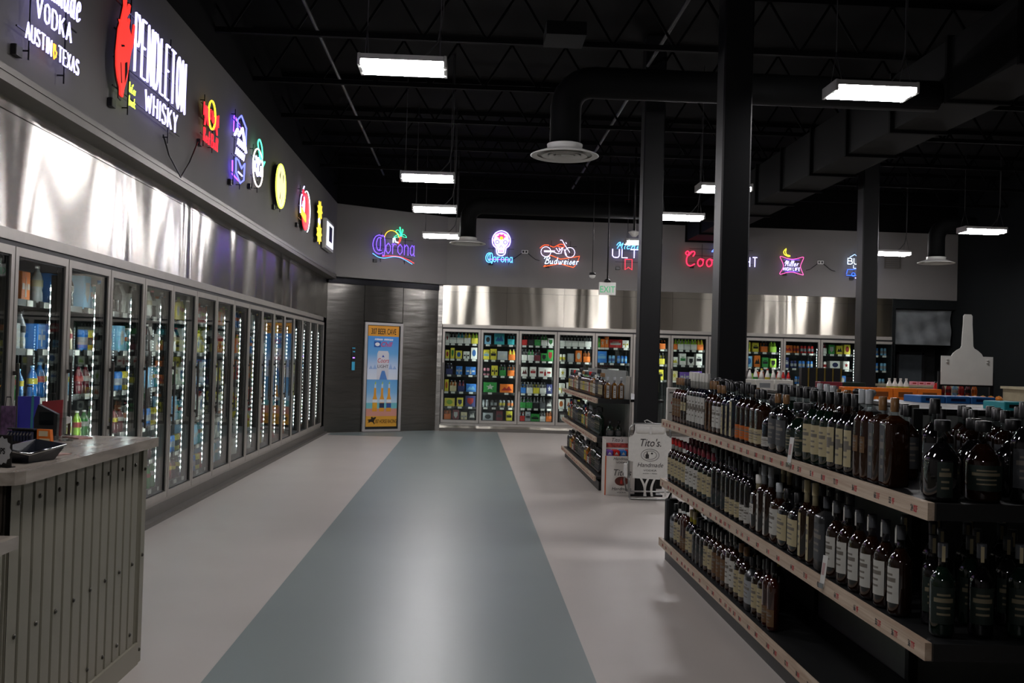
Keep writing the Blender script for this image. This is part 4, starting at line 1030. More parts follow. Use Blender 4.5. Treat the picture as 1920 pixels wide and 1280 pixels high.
MB().box(0, DW, -.1, -.02, 0, .012).build('threshold', M_TRIM, cd)

# ------------------------------------------------------------------ checkout counter
CXF, CYF = -1.5, 4.80            # corrugated face plane, far end
ct = thing('checkout_counter', 'checkout counter with grey corrugated metal sides', 'counter', (0, 0, 0))
def corrugated(y0, y1, z0, z1):
    """ribbed sheet facing +x: raised flats separated by narrow grooves"""
    mb = MB(); y = y0; prof = []
    while y < y1 - .005:
        e = min(y + .094, y1)
        prof += [(CXF, y + .004), (CXF, max(y + .004, e - .018)), (CXF - .012, max(y + .004, e - .012)), (CXF - .012, max(y + .004, e - .004))]
        y += .094
    prof.append((CXF, y1))
    n = len(prof); v = [(a, b, z0) for a, b in prof] + [(a, b, z1) for a, b in prof]
    mb.add(v, [(i, i + 1, n + i + 1, n + i) for i in range(n - 1)])
    return mb
YM = 3.40
corrugated(YM, CYF - .06, .1, 1.0).build('corrugated_panel', M_CORR, ct)
corrugated(1.4, YM, .1, .80).build('corrugated_panel', M_CORR, ct)
MB().box(CXF - .04, CXF + .006, CYF - .055, CYF, 0, 1.0).build('corner_trim', M_CORR, ct)
MB().box(CXF - .03, CXF + .012, 1.4, CYF - .055, 0, .1).build('base_trim', M_CORR, ct)
MB().box(-2.35, CXF - .02, YM + .01, CYF - .01, 0, 1.0).box(-2.35, CXF - .02, 1.4, YM + .01, 0, .8).build('carcass', mat('dark_laminate', '#3a352f', .5), ct)
MB().box(-2.35, CXF - .025, YM - .004, YM + .01, .84, 1.0).build('end_panel', mat('brown_end_panel', '#3b332c', .55), ct)
for k, (py, pz) in enumerate([(YM + .06 + .17 * i, z) for i in range(8) for z in (.93, .48, .16)] + [(YM - .1 - .17 * i, z) for i in range(4) for z in (.74, .48)]):
    if py < CYF - .07:
        sc2 = link('screw', CACHE.setdefault('screw', MB().lathe([(.009, 0), (.009, .003), (.005, .007)], 8).mesh('screw', M_SCREW)), ct, (CXF, py, pz)); sc2.rotation_euler = (0, PI / 2, 0)
for pz in (.9, .5, .06):
    sc2 = link('screw', CACHE['screw'], ct, (CXF + .006, CYF - .028, pz)); sc2.rotation_euler = (0, PI / 2, 0)
def slab(x0, x1, y0, y1, z0, z1, c):
    """worktop with rounded near corner at (x1, y0)"""
    pts = [(x0, y0), (x1 - c, y0), (x1 - c * .3, y0 + c * .3), (x1, y0 + c), (x1, y1), (x0, y1)]
    n = len(pts); mb = MB()
    v = [(a, b, z0) for a, b in pts] + [(a, b, z1) for a, b in pts]
    return mb.add(v, [tuple(range(n - 1, -1, -1)), tuple(range(n, 2 * n))] + [(i, (i + 1) % n, (i + 1) % n + n, i + n) for i in range(n)])
tag(slab(-2.4, -1.45, 3.335, CYF + .02, 1.002, 1.045, .06).build('worktop', M_LAM), 'grey marbled laminate worktop on the checkout counter', 'worktop')
tag(slab(-2.4, -1.44, 1.35, 3.332, .802, .842, .02).build('worktop', M_LAM), 'lower laminate ledge worktop at the near end of the counter', 'worktop')
ZT = 1.0455
# things on the counter
t = thing('tip_sign', 'black card TIPS sign with white starburst on the counter', 'sign', (-1.575, 3.49, ZT), R(-20)); t.scale = (0.68, 0.68, 0.68)
MB().prism([(-.08, 0), (.06, 0), (.06, .16), (-.08, .16)], 0, .006).build('card', M_BLK, t)
st_ = [(-.0 + .062 * (1 if k % 2 == 0 else .84) * math.cos(PI * k / 12), .082 + .072 * (1 if k % 2 == 0 else .84) * math.sin(PI * k / 12)) for k in range(24)]
MB().prism(st_, -.0015, 0).build('starburst', mat('pale_starburst', '#b9bcc0', .5), t)
put_text(MB(), 'TIPS', -.005, -.003, .066, .042, sx=.75, bold=.001).build('lettering', mat('ink', '#16161a', .5), t)
MB().box(-.08, .06, -.02, .03, -.0, .004).build('foot', M_BLK, t)
t = thing('card_tray', 'black slanted tray with a silver rim on the counter', 'tray', (-1.565, 3.7, ZT), R(-14)); t.scale = (0.62, 0.72, 0.85)
tv = [(-.07, -.1, 0), (.07, -.1, 0), (.07, .1, 0), (-.07, .1, 0), (-.1, -.13, .055), (.1, -.13, .04), (.1, .15, .06), (-.1, .15, .075)]
MB().add(tv, [(3, 2, 1, 0), (0, 1, 5, 4), (1, 2, 6, 5), (2, 3, 7, 6), (3, 0, 4, 7)]).add([(x * .93, y * .93, z + .006) for x, y, z in tv], [(0, 1, 2, 3), (4, 5, 1, 0), (5, 6, 2, 1), (6, 7, 3, 2), (7, 4, 0, 3)]).build('tray_body', mat('navy_black_plastic', '#1b1e27', .3), t)
MB().tube([tv[4], tv[5], tv[6], tv[7]], .006, 6, closed=True).build('rim', M_CHROME, t)
t = thing('lighter_rack', 'small black rack of dark packets behind the card tray', 'rack', (-1.85, 4.28, ZT), R(-14)); t.scale = (0.5, 0.5, 0.55)
MB().box(-.13, .12, -.04, .05, 0, .03).box(-.13, .12, .04, .05, 0, .12).box(-.13, .12, -.02, .05, .115, .125).build('stand', M_BLK, t)
for k in range(8):
    p = MB().bbox(-.01, .01, -.03, .0, .03, .105, .003).build('packet', mat('navy_packet', '#1d2238', .35), t); p.location = (-.11 + k * .03, 0, 0)
    MB().prism([(-.008, .07), (.008, .085), (.008, .1), (-.008, .085)], -.0315, -.03).build('silver_flash', M_CHROME, p)
t = thing('leaflet_holder', 'orange red leaflet box leaning on the counter', 'leaflet', (-1.688, 4.1, ZT), R(-12)); t.scale = (0.6, 0.6, 0.6)
MB().prism([(-.05, 0), (.06, 0), (.045, .135), (-.05, .135)], 0, .03).build('card_box', mat('orange_card', '#b5431f', .5), t)
MB().prism(rect(-.035, .03, .09, .125), -.0015, 0).build('print', mat('cream_print', '#c9bb9a', .6), t); MB().prism(rect(-.03, .045, .01, .075), -.0015, 0).build('print', MATS['cream_print'], t)
t = thing('card_terminal', 'black card payment terminal standing on the counter', 'terminal', (-1.86, 4.54, ZT), R(8)); t.scale = (0.55, 0.55, 0.95)
MB().prism([(-.07, 0), (.08, 0), (.08, .02), (-.07, .02)], -.06, .08).build('base', M_BLK, t)
MB().prism([(-.085, .02), (.085, .02), (.09, .12), (-.06, .165), (-.09, .1)], -.02, .05).build('body', mat('terminal_black', '#1a1c1e', .35), t)
MB().prism(rect(-.05, .06, .07, .13), -.0225, -.02).build('screen', mat('dark_screen', '#0c1114', .12), t)
MB().tube([(-.06, -.03, .02), (-.02, -.06, .012), (.06, -.05, .012), (.09, .0, .03)], .004, 6).build('cable', M_BLK, t)
t = thing('gift_bag', 'blue gift bag with a teal ribbon on the counter', 'gift bag', (-2.03, 4.755, ZT), R(14)); t.scale = (0.42, 0.42, 0.95)
MB().add([(-.1, -.05, 0), (.1, -.05, 0), (.1, .05, 0), (-.1, .05, 0), (-.11, -.02, .19), (.11, -.02, .19), (.11, .02, .19), (-.11, .02, .19)], [(3, 2, 1, 0), (4, 5, 6, 7), (0, 1, 5, 4), (1, 2, 6, 5), (2, 3, 7, 6), (3, 0, 4, 7)]).build('bag', mat('royal_blue_foil', '#2a2a8c', .35), t)
MB().add([(.03, -.053, 0), (.055, -.053, 0), (.055, -.025, .19), (.03, -.025, .19)], [(0, 1, 2, 3)]).box(.03, .055, -.03, .03, .19, .193).build('ribbon', mat('teal_ribbon', '#2a6f78', .4), t)
MB().tube([(-.04, 0, .19), (-.03, 0, .24), (.03, 0, .24), (.04, 0, .19)], .004, 6).build('handle', M_BLK, t)
t = thing('gift_bag', 'red gift bag beside the blue gift bag on the counter', 'gift bag', (-1.925, 4.765, ZT), R(12)); t.scale = (0.45, 0.45, 0.93)
MB().add([(-.09, -.04, 0), (.09, -.04, 0), (.09, .04, 0), (-.09, .04, 0), (-.1, -.015, .17), (.1, -.015, .18), (.1, .015, .18), (-.1, .015, .17)], [(3, 2, 1, 0), (4, 5, 6, 7), (0, 1, 5, 4), (1, 2, 6, 5), (2, 3, 7, 6), (3, 0, 4, 7)]).build('bag', mat('red_foil', '#7c2226', .4), t)
MB().tube([(-.03, 0, .17), (-.02, 0, .21), (.02, 0, .21), (.03, 0, .17)], .004, 6).build('handle', M_BLK, t)
t = thing('gift_bag', 'dark purple patterned gift bag next to the silk flower', 'gift bag', (-2.07, 4.64, ZT), R(12)); t.scale = (0.46, 0.46, 1.0)
MB().add([(-.06, -.04, 0), (.06, -.04, 0), (.06, .04, 0), (-.06, .04, 0), (-.065, -.015, .14), (.065, -.015, .14), (.065, .015, .14), (-.065, .015, .14)], [(3, 2, 1, 0), (4, 5, 6, 7), (0, 1, 5, 4), (1, 2, 6, 5), (2, 3, 7, 6), (3, 0, 4, 7)]).build('bag', mat('plum_pattern', '#4a3350', .5, var=.6, scale=40.), t)
MB().tube([(-.03, 0, .14), (-.02, 0, .18), (.02, 0, .18), (.03, 0, .14)], .003, 6).build('handle', M_BLK, t)
t = thing('silk_flower', 'yellow and red silk flower in a dark cup on the counter', 'flower', (-2.0, 4.30, ZT), R(0)); t.scale = (0.8, 0.8, 1.2)
MB().lathe([(.03, 0), (.04, .09)], 12).build('cup', M_BLK, t); MB().tube([(0, 0, .05), (0, 0, .15)], .004, 6).build('stem', pm('g'), t)
for k in range(7):
    a = 2 * PI * k / 7
    pt = MB().add([(0, 0, 0), (.03, -.02, .015), (.075, 0, .03), (.03, .02, .015)], [(0, 1, 2, 3)]).build('petal', mat('yellow_petal', '#d69a22', .6) if k % 2 else mat('red_petal', '#9c2a1e', .6), t); pt.location = (0, 0, .15); pt.rotation_euler = (.25, -.4, a)
MB().lathe([(.001, .14), (.02, .15), (.012, .165), (.001, .17)], 10).build('centre', mat('red_petal2', '#9c2a1e', .6), t)
t = thing('acrylic_holder', 'clear acrylic stand holding a price card on the counter', 'sign holder', (-1.765, 4.5, ZT), R(14)); t.scale = (0.8, 0.8, 1.0)
MB().box(-.045, .045, 0, .003, 0, .125).box(-.045, .045, 0, .06, 0, .003).box(-.045, .045, .057, .06, 0, .1).build('acrylic_sheet', M_ACRYL, t)
MB().prism([(.01, .075), (.03, .08), (.035, .105), (.01, .11)], -.001, 0).build('sticker', M_WHITE, t)
tag(link('price_card', MB().box(-.075, .05, -.035, .035, 0, .006).mesh('price_card', mat('pink_white_card', '#b58d86', .45, var=.35, scale=25.)), None, (-1.76, 4.66, ZT), R(-35)), 'pink and white card lying by the acrylic stand', 'card')
tag(link('price_card', MB().box(-.04, .035, -.05, .05, 0, .003).mesh('price_card', mat('pale_pink_card', '#b9978f', .35, var=.2, scale=25.)), None, (-1.575, 3.93, ZT), R(-25)), 'pale pink glossy card lying near the counter edge', 'card')

# ------------------------------------------------------------------ bottle kit for the racks
M_AMBER = [mat('dark_amber_spirit', '#1d0c05', .06, spec=.8, coat=.6, var=.25), mat('brown_spirit', '#281206', .06, spec=.8, coat=.6, var=.25), mat('black_glass', '#0b0a0c', .06, spec=.8, coat=.6),
           mat('green_glass', '#0c1c13', .06, spec=.8, coat=.6), mat('red_amber_spirit', '#331006', .06, spec=.8, coat=.6, var=.2), mat('gold_spirit', '#6b4311', .06, spec=.8, coat=.6, var=.2), mat('navy_glass', '#0c0e1d', .06, spec=.8, coat=.6),
           mat('silver_bottle_print', '#3a3b3d', .3, .6)]
AMBN = ['dark amber', 'brown', 'black', 'green', 'reddish', 'golden', 'navy', 'grey']
#        name             r     h    power sx   body end, shoulder end, neck r
BOT = {'round': (.038, .29, 2.0, 1.0, .58, .74, .36), 'tall': (.034, .33, 2.0, 1.0, .60, .72, .36), 'square': (.038, .27, 4.5, 1.0, .62, .74, .36), 'flask': (.036, .26, 3.0, 1.45, .62, .76, .36),
       'squat': (.052, .23, 2.0, 1.0, .50, .72, .30), 'decanter': (.044, .30, 3.0, 1.0, .66, .76, .30), 'slim': (.028, .31, 2.0, 1.0, .62, .76, .42), 'box': (.04, .29, 8.0, 1.0, .7, .8, .3)}
BOTD = {'round': 'round', 'tall': 'tall', 'square': 'square', 'flask': 'broad', 'squat': 'squat', 'decanter': 'decanter', 'slim': 'slim', 'box': 'angular'}
def label_patch(kind, labc, style):
    r, h, pw, sx, be, se, nr = BOT[kind]
    z0, z1 = {'mid': (.14, be * .92), 'low': (.06, be * .5), 'tallstrip': (.05, be * .98), 'small': (.3, .48), 'two': (.1, be * .95)}[style]
    z0, z1 = z0 * h, z1 * h
    span = {'mid': 62, 'low': 80, 'tallstrip': 24, 'small': 40, 'two': 48}[style]
    mb = MB(); NA, NZ = 8, 17
    vs = []
    for j in range(NZ + 1):
        for i in range(NA + 1):
            a = R(-90 - span + 2 * span * i / NA)
            c, q = math.cos(a), math.sin(a); t_ = (abs(c) ** pw + abs(q) ** pw) ** (-1 / pw)
            vs.append(((r + .0009) * sx * t_ * c, (r + .0009) * t_ * q, z0 + (z1 - z0) * j / NZ))
    o = 0
    for j in range(NZ):
        for i in range(NA):
            f_ = [(j * (NA + 1) + i, j * (NA + 1) + i + 1, (j + 1) * (NA + 1) + i + 1, (j + 1) * (NA + 1) + i)]
            dark = (j in (4, 13) and 2 <= i <= 5) or (j in (10, 11) and 1 <= i <= 6) or (j == 7 and 2 <= i <= 5) or (style == 'two' and j in (8, 9))
            if not mb.v: mb.add(vs, f_, 1 if dark else 0, True)
            else: mb.f.append(f_[0]); mb.m.append(1 if dark else 0); mb.sm.append(True)
    ink = 'k' if labc not in 'kqnm' else 'c'
    return mb.mesh('label', [pm(labc, 'paper'), mat('label_ink_' + ink, '#6b655d' if ink == 'k' else '#6d6550', .6)])
def bottle(kind, body, capc, labc, style, loc, rotz, label, group, neck=None, strip=None, s=1.0):
    name = BOTD[kind] + '_bottle'
    key = ('bt', kind, body, capc, labc, style, neck, strip)
    if key not in CACHE:
        r, h, pw, sx, be, se, nr = BOT[kind]
        b = MB().lathe([(r * .9, 0), (r, .01), (r, h * be), (r * .93, h * (be + .04)), (r * .72, h * (be + se) / 2), (r * nr, h * se)], 16 if pw < 5 else 20, sx=sx, power=pw)
        nk = MB().lathe([(r * nr, h * se), (r * nr * .92, h * .86), (r * nr * 1.05, h * .875), (r * nr * 1.0, h * .89)], 12)
        if kind == 'decanter': cp = MB().lathe([(r * .3, h * .88), (r * .34, h * .9), (r * .5, h * .93), (r * .55, h * .96), (r * .4, h * .995), (.001, h)], 14)
        elif kind == 'squat': cp = MB().lathe([(r * .42, h * .87), (r * .44, h * .88), (r * .44, h * 1.0), (r * .4, h * 1.01)], 14)
        else: cp = MB().lathe([(r * nr * 1.12, h * .84), (r * nr * 1.14, h * .85), (r * nr * 1.14, h * .995), (r * nr * 1.0, h)], 12)
        CACHE[key] = [b.mesh('bottle_body', M_AMBER[body]), nk.mesh('neck', M_CLEAR if neck is None else pm(neck, 'paper')), cp.mesh('cap', pm(capc, 'plastic')), label_patch(kind, labc, style) if labc else None,
                      MB().box(-.005, .005, -r * nr * 1.14 - .0012, -r * nr * 1.1, h * .80, h * .97).mesh('tax_strip', pm(strip, 'paper')) if strip else None]
    ms = CACHE[key]
    o = link(name, ms[0], None, loc, rotz); tag(o, label, 'bottle', group)
    link('neck', ms[1], o); link('cap', ms[2], o)
    if ms[3]: link('label', ms[3], o)
    if ms[4]: link('tax_strip', ms[4], o)
    if s != 1.0: o.scale = (s, s, s)
    return o
M_PRICE_K = mat('price_ink_black', '#2b2b30', .6); M_PRICE_R = mat('price_ink_red', '#b03038', .6)
def price_mesh(k):
    key = ('pr', k)
    if key not in CACHE:
        a = ['64', '66', '72', '14', '24', '71', '18', '55', '36', '42'][k % 10]; b = ['77F', '57F', '01F', '9F', '02F', '31F'][k % 6]
        mb = MB(); put_text(mb, a, -.012, 0, -.011, .03, sx=.62, align='CENTER', ext=.0003, bold=.0006); put_text(mb, b, .014, 0, -.011, .03, 1, sx=.62, align='CENTER', ext=.0003, bold=.0006)
        CACHE[key] = mb.mesh('price_tag', [M_PRICE_K, M_PRICE_R])
    return CACHE[key]
def rack_side(t, x0, x1, y0, y1, levels, lip_gap=.14, seed=0):
    """shelves along the aisle side of a gondola: black deck, pine lip facing -x with price tags"""
    rnd = random.Random(seed); out = []
    for z in levels:
        d = MB().box(x0 + .022, x1, y0, y1, z - .03, z - .004).build('shelf_deck', M_SHELFK, t)
        lip = MB().box(x0, x0 + .022, y0, y1, z - .052, z + .004).build('shelf_lip', M_PINE, t)
        y = y0 + .1
        k = 0
        while y < y1 - .05:
            p = link('price_tag', price_mesh(rnd.randrange(30)), lip, (x0 - .0004, y, z - .026), -PI / 2); k += 1
            y += lip_gap * (.6 + .9 * rnd.random())
        out.append(d)
    return out

# ------------------------------------------------------------------ near bottle rack (gondola)
GX0, GXS, GY0, GYE, GY1 = 1.462, 1.90, 3.11, 4.18, 7.46      # lip plane, spine, near end, end panel, far end
GZ = [.16, .60, 1.04]
LEVN = {.16: 'bottom', .60: 'middle', 1.04: 'top'}
g1 = thing('bottle_rack', 'long black bottle rack with pale wood shelf lips beside the aisle', 'rack', (0, 0, 0))
rack_side(g1, GX0, GXS - .02, GY0, GY1, GZ, seed=3)
MB().box(GXS - .012, GXS + .012, GYE, GY1, .1, 1.3).build('back_panel', M_PANEL, g1)
MB().box(GXS - .02, GXS + .02, GYE, GY1, 1.3, 1.315).build('panel_cap', M_TRIM, g1)
MB().box(GXS + .02, 2.86, GYE, GYE + .02, .1, 1.285).build('end_panel', M_PANEL, g1)
MB().box(GXS + .02, 2.86, GYE - .03, GYE + .28, 1.285, 1.30).build('top_shelf', M_SHELFK, g1)
MB().box(GXS - .02, GXS + .02, GYE - .035, GYE, 0, 1.3).build('post', M_SHELFK, g1)
MB().box(GXS - .02, GXS + .02, GY1 - .04, GY1, 0, 1.3).build('post', M_SHELFK, g1)
for y in (5.27, 6.36): MB().box(GXS - .02, GXS - .012, y - .02, y + .02, .1, 1.3).build('post', M_SHELFK, g1)
MB().box(GX0 + .05, GXS + .45, GYE, GY1, 0, .1).build('plinth', M_SHELFK, g1)
for z in GZ[1:]:
    MB().box(GXS - .02, 2.86, GY0, GYE - .04, z - .03, z - .004).build('end_deck', M_SHELFK, g1)
    MB().box(GX0 + .022, 2.86, GY0 - .012, GY0, z - .05, z + .004).build('end_deck_edge', M_SHELFK, g1)
MB().box(GX0 + .022, 2.86, GY0, GYE - .04, .12, .15).build('end_deck', M_SHELFK, g1)
MB().box(GX0 + .03, 2.86, GY0 + .05, GYE, 0, .12).build('plinth', M_SHELFK, g1)
for z in (.6, 1.04):
    MB().box(GXS + .02, GXS + .45, GYE + .02, GY1, z - .03, z - .004).build('shelf_deck', M_SHELFK, g1)
for z in GZ[1:]:
    for y in (GYE + .1, 5.27, 6.36, GY1 - .1):
        MB().prism([(0, -.03), (.38, -.03), (.38, -.05), (.0, -.11)], -.004, .004).build('bracket', M_SHELFK, g1).location = (0, 0, 0)
        b_ = g1.children[-1] if False else bpy.data.objects[[o.name for o in g1.children if o.name.startswith('bracket')][-1]]
        b_.location = (GXS - .02, y, z); b_.rotation_euler = (0, 0, PI)
GRP = 'spirit bottles on the near rack'
LABC = dict(w='white', c='cream', k='black', y='yellow', g='green', q='dark green', r='red', n='navy', s='silver', u='brown', o='orange')
def gbottle(spec, x, y, z, rotz, place, grp, sc=1.0):
    kind, body, capc, labc, style, neck, strip = spec
    d = (f'{PALNAME[labc].split()[-1]}-labelled ' if labc else '') + f'{AMBN[body]} {BOTD[kind]} bottle'
    return bottle(kind, body, capc, labc, style, (x, y, z + .0005), rotz, f'{d}, {place}', grp, neck, strip, sc)
def S(kind, body, capc, labc=None, style='mid', neck=None, strip=None): return (kind, body, capc, labc, style, neck, strip)
TOP = [(S('round', 4, 'u', 'u'), 3), (S('round', 0, 'k', 'c', 'small'), 2), (S('tall', 2, 'w', 'w', 'two', 'w'), 3), (S('tall', 6, 'w', 'w', 'two', 'w'), 3), (S('round', 1, 'u', 'u', 'tallstrip'), 2), (S('square', 0, 'u', 'w'), 2), (S('round', 6, 'k', 'c', 'tallstrip'), 2),
       (S('decanter', 6, 'k', 'c', 'tallstrip'), 1), (S('round', 0, 'k', 'o', 'low'), 3), (S('square', 1, 'k', 'c', 'low'), 2), (S('squat', 2, 'k', 'w', 'low'), 1), (S('flask', 2, 'u', 'd', 'mid'), 2), (S('squat', 3, 'k', 'q', 'mid'), 2), (S('round', 3, 'k', 'c'), 3), (S('round', 2, 'k', 'c', 'two'), 3),
       (S('slim', 1, 's', 'u', 'small'), 2), (S('box', 1, 'u', 'd', 'tallstrip'), 2), (S('decanter', 2, 'k', 'd', 'mid'), 1), (S('decanter', 7, 's', 'd', 'mid'), 1), (S('round', 2, 'k', 'd', 'mid'), 2)]
MID = [(S('round', 0, 'r', 'c', 'mid', 'w'), 3), (S('round', 0, 'm', 'c', 'mid'), 2), (S('round', 2, 'm', 'w', 'mid'), 3), (S('round', 2, 'm', 'c', 'mid'), 3), (S('tall', 2, 'k', 'd', 'tallstrip'), 3), (S('slim', 2, 'k', 'c', 'low'), 3), (S('slim', 2, 'k', 'w', 'low'), 2), (S('square', 0, 'w', 'w', 'small', 'c'), 1), (S('tall', 0, 's', 'w', 'tallstrip', 's'), 2),
       (S('square', 1, 's', 'w', 'mid', 's'), 1), (S('flask', 2, 'k', 'c', 'mid'), 2), (S('tall', 0, 'c', 'c', 'tallstrip', 'c'), 2), (S('box', 7, 'd', 'd', 'mid'), 1), (S('round', 0, 'd', 'w', 'mid', None, 'w'), 9)]
LOW = [(S('flask', 7, 'k', 's', 'mid'), 1), (S('round', 0, 'k', 'c', 'mid'), 2), (S('slim', 4, 'k', 'u', 'low'), 2), (S('round', 2, 'c', 'c', 'mid', 'y'), 2), (S('square', 2, 'k', 'd', 'tallstrip'), 3), (S('round', 0, 'k', 'c', 'mid', None, 'w'), 2), (S('round', 1, 'k', 'u', 'mid', None, 'w'), 3), (S('tall', 0, 'k', 'w', 'mid', None, 'w'), 2), (S('round', 0, 'u', 'c', 'mid'), 2)]
def line_up(groups, x, y_start, y_end, z, place, grp, rotz, sgn=-1, gap=.006, back=0.0, odds=1.0, seed=1, sc=1.0, jitter=.004):
    """bottles standing in a row from y_start towards y_end (sgn -1: towards the camera)"""
    rnd = random.Random(seed); y = y_start; n = 0
    for spec, cnt in groups:
        w = BOT[spec[0]][0] * BOT[spec[0]][3] * 2 * sc
        for k in range(cnt):
            y += sgn * w / 2
            if (sgn < 0 and y < y_end) or (sgn > 0 and y > y_end): return n
            n += 1
            if rnd.random() <= odds:
                gbottle(spec, x + back + (rnd.random() - .5) * jitter + BOT[spec[0]][0] * sc, y, z, rotz, f'{place}, {ordw(n)} from beach chair', grp, sc)
            y += sgn * (w / 2 + gap + rnd.random() * .006)
    return n
RZL = -PI / 2        # labels face the aisle (-x)
line_up(TOP + TOP[5:] + TOP[8:], GX0 + .04, GY1 - .13, GY0 + .42, GZ[2], 'front row, top rack shelf', GRP, RZL, gap=.012, seed=2, sc=1.1)
line_up(TOP[3:] + TOP, GX0 + .165, GY1 - .02, GYE + .1, GZ[2], 'second row, top rack shelf', GRP, RZL, gap=.018, seed=5, sc=1.1)
line_up(TOP[6:] + TOP, GX0 + .29, GY1 - .04, GYE + .15, GZ[2], 'third row, top rack shelf', GRP, RZL, gap=.03, seed=6, sc=1.1)
nmid = line_up(MID, GX0 + .04, GY1 - .03, GY0 + .36, GZ[1], 'front row, middle rack shelf', GRP, RZL, gap=.036, seed=3, sc=1.08)
line_up(MID[2:] + MID[3:], GX0 + .17, GY1 - .02, GYE + .1, GZ[1], 'second row, middle rack shelf', GRP, RZL, gap=.03, seed=8, sc=1.08)
line_up(LOW + LOW, GX0 + .05, GY1 - .13, 4.9, GZ[0], 'front row, bottom rack shelf', GRP, RZL, gap=.02, seed=4, sc=1.08)
line_up(LOW[3:] + LOW, GX0 + .19, GY1 - .13, 5.3, GZ[0], 'second row, bottom rack shelf', GRP, RZL, gap=.02, seed=9, sc=1.08)
# near end of the rack
ENDT = [S('squat', 2, 'k', 'q', 'tallstrip'), S('squat', 0, 'k', 'q', 'mid'), S('round', 2, 'k', 'd', 'mid'), S('squat', 2, 'k', 'u', 'tallstrip')]
n = 0
for r_, yy in enumerate((GY0 + .12, GY0 + .28, GY0 + .46, GY0 + .60, GY0 + .74, GY0 + .88)):
    for k in range(9):
        x = GX0 + (.10 if r_ < 2 else .26) + k * (.138 if r_ < 2 else .118) + .05 * (r_ % 2)
        if x > 2.7: continue
        n += 1
        gbottle(ENDT[(k + 2 * r_) % 4] if r_ < 2 else S('square', 0, 'k', 'd', 'mid'), x, yy, GZ[2], -.25, f'{("nearest", "second", "third", "fourth", "fifth", "rear")[r_]} row, top end shelf, {ordw(k + 1)} from aisle', 'bottles on the rack end shelves', 1.12 if r_ < 2 else 1.05)
ENDM = [S('round', 3, 'd', 'q', 'mid', None, 'c'), S('round', 2, 'd', 'q', 'mid', None, 'c')]
for r_, yy in enumerate((GY0 + .12, GY0 + .27, GY0 + .42, GY0 + .57, GY0 + .72)):
    for k in range(8):
        x = GX0 + (.11 if r_ < 2 else .25) + k * .13 + .04 * (r_ % 2)
        if x > 2.75: continue
        gbottle(ENDM[(k + r_) % 2], x, yy, GZ[1], -.3, f'{("nearest", "second", "third", "fourth", "rear")[r_]} row, middle end shelf, {ordw(k + 1)} from aisle', 'bottles on the rack end shelves', 1.03)
# right hand side of the rack: flat boxes
MB().box(GXS + .02, 2.86, GYE + .29, 5.3, 1.285, 1.30).build('top_shelf', M_SHELFK, g1)
def flat_box(name, x0, x1, y0, y1, z, h, c, em, label, group, cat='box'):
    w = x1 - x0
    o = link(name, MB().bbox(-w / 2, w / 2, 0, y1 - y0, 0, h, .003).mesh(name, pm(c)), None, ((x0 + x1) / 2, y0, z))
    tag(o, label, cat, group)
    MB().box(-w * .3, w * .3, -.001, 0, h * .3, h * .7).build('printed_panel', pm(em, 'paper'), o)
    return o
for k in range(5): flat_box('flat_box', 2.3 + k * .11, 2.405 + k * .11, GYE + .02, GYE + .2, 1.3005, .036, 'tqmtt'[k], 'k', f'{PALNAME["tqmtt"[k]]} flat gift box on the rack end panel, {ordw(k + 1)} from the post', 'flat gift boxes on the rack top')
for k in range(3): flat_box('flat_box', 2.28 + k * .13, 2.405 + k * .13, 4.95, 5.15, 1.3005, .034, 'b', 'n', f'blue flat gift box behind the rack end panel, {ordw(k + 1)} from the spine', 'flat gift boxes on the rack top')
# black bag at the far end of the bottom shelf
t = thing('black_bag', 'black padded bag standing at the far end of the bottom rack shelf', 'bag', (1.545, 7.41, .1605))
MB().bbox(-.045, .045, -.045, .045, 0, .3, .012).build('bag_body', mat('black_fabric', '#101114', .8), t)
MB().tube([(-.03, 0, .29), (-.01, -.02, .345), (.05, -.03, .36), (.07, -.02, .3)], .008, 6).build('strap', mat('black_webbing', '#0c0c0e', .8), t)
# small white price cards clipped on the rack
for k, (x, y, z, rz) in enumerate(((1.455, 4.47, 1.045, .3), (1.455, 4.02, .605, .3))):
    t = thing('shelf_talker', f'tilted white price card clipped to the {("top", "middle")[k]} shelf of the near bottle rack', 'price card', (x, y, z), -PI / 2 + rz)
    MB().prism([(-.008, -.03), (.02, -.03), (.045, .1), (.014, .1)], -.002, 0).build('card', M_WHITE, t)
    MB().box(-.008, .02, -.006, -.002, -.035, -.015).build('clip', M_CHROME, t)
    put_text(MB(), 'NEW', .02, -.0025, .04, .016, ext=.0002).build('print', M_PRICE_R, t) if False else MB().prism([(.004, .02), (.02, .02), (.03, .07), (.014, .07)], -.0025, -.002).build('print', mat('pale_pink_ink', '#b99a98', .6), t)

# ------------------------------------------------------------------ far bottle rack
HY0, HY1 = 11.32, 15.3
g2 = thing('bottle_rack', 'far black bottle rack with pale wood shelf lips beside the black column', 'rack', (0, 0, 0))
rack_side(g2, GX0, 1.84, HY0, HY1, GZ, .11, 11)
MB().box(1.845, 1.87, HY0 + .3, HY1, .1, 1.36).build('back_panel', M_PANEL, g2)
MB().box(GX0 + .06, 1.87, HY0 + .02, HY1, 0, .1).build('plinth', M_SHELFK, g2)
MB().box(1.846, 1.86, HY0, HY0 + .3, .6, 1.3).build('side_panel', mat('pale_side_panel', '#a5a39b', .5), g2)
for z in (.6, 1.04): MB().box(GX0 + .024, 1.845, HY0 - .012, HY0, z - .05, z + .002).build('end_deck_edge', M_SHELFK, g2)
MB().box(1.872, 2.3, HY0 + .3, HY1, 1.0, 1.03).build('shelf_deck', M_SHELFK, g2); MB().box(1.872, 2.3, HY0 + .3, HY1, .0, .12).build('plinth', M_SHELFK, g2)
GR2 = 'bottles on the far rack'
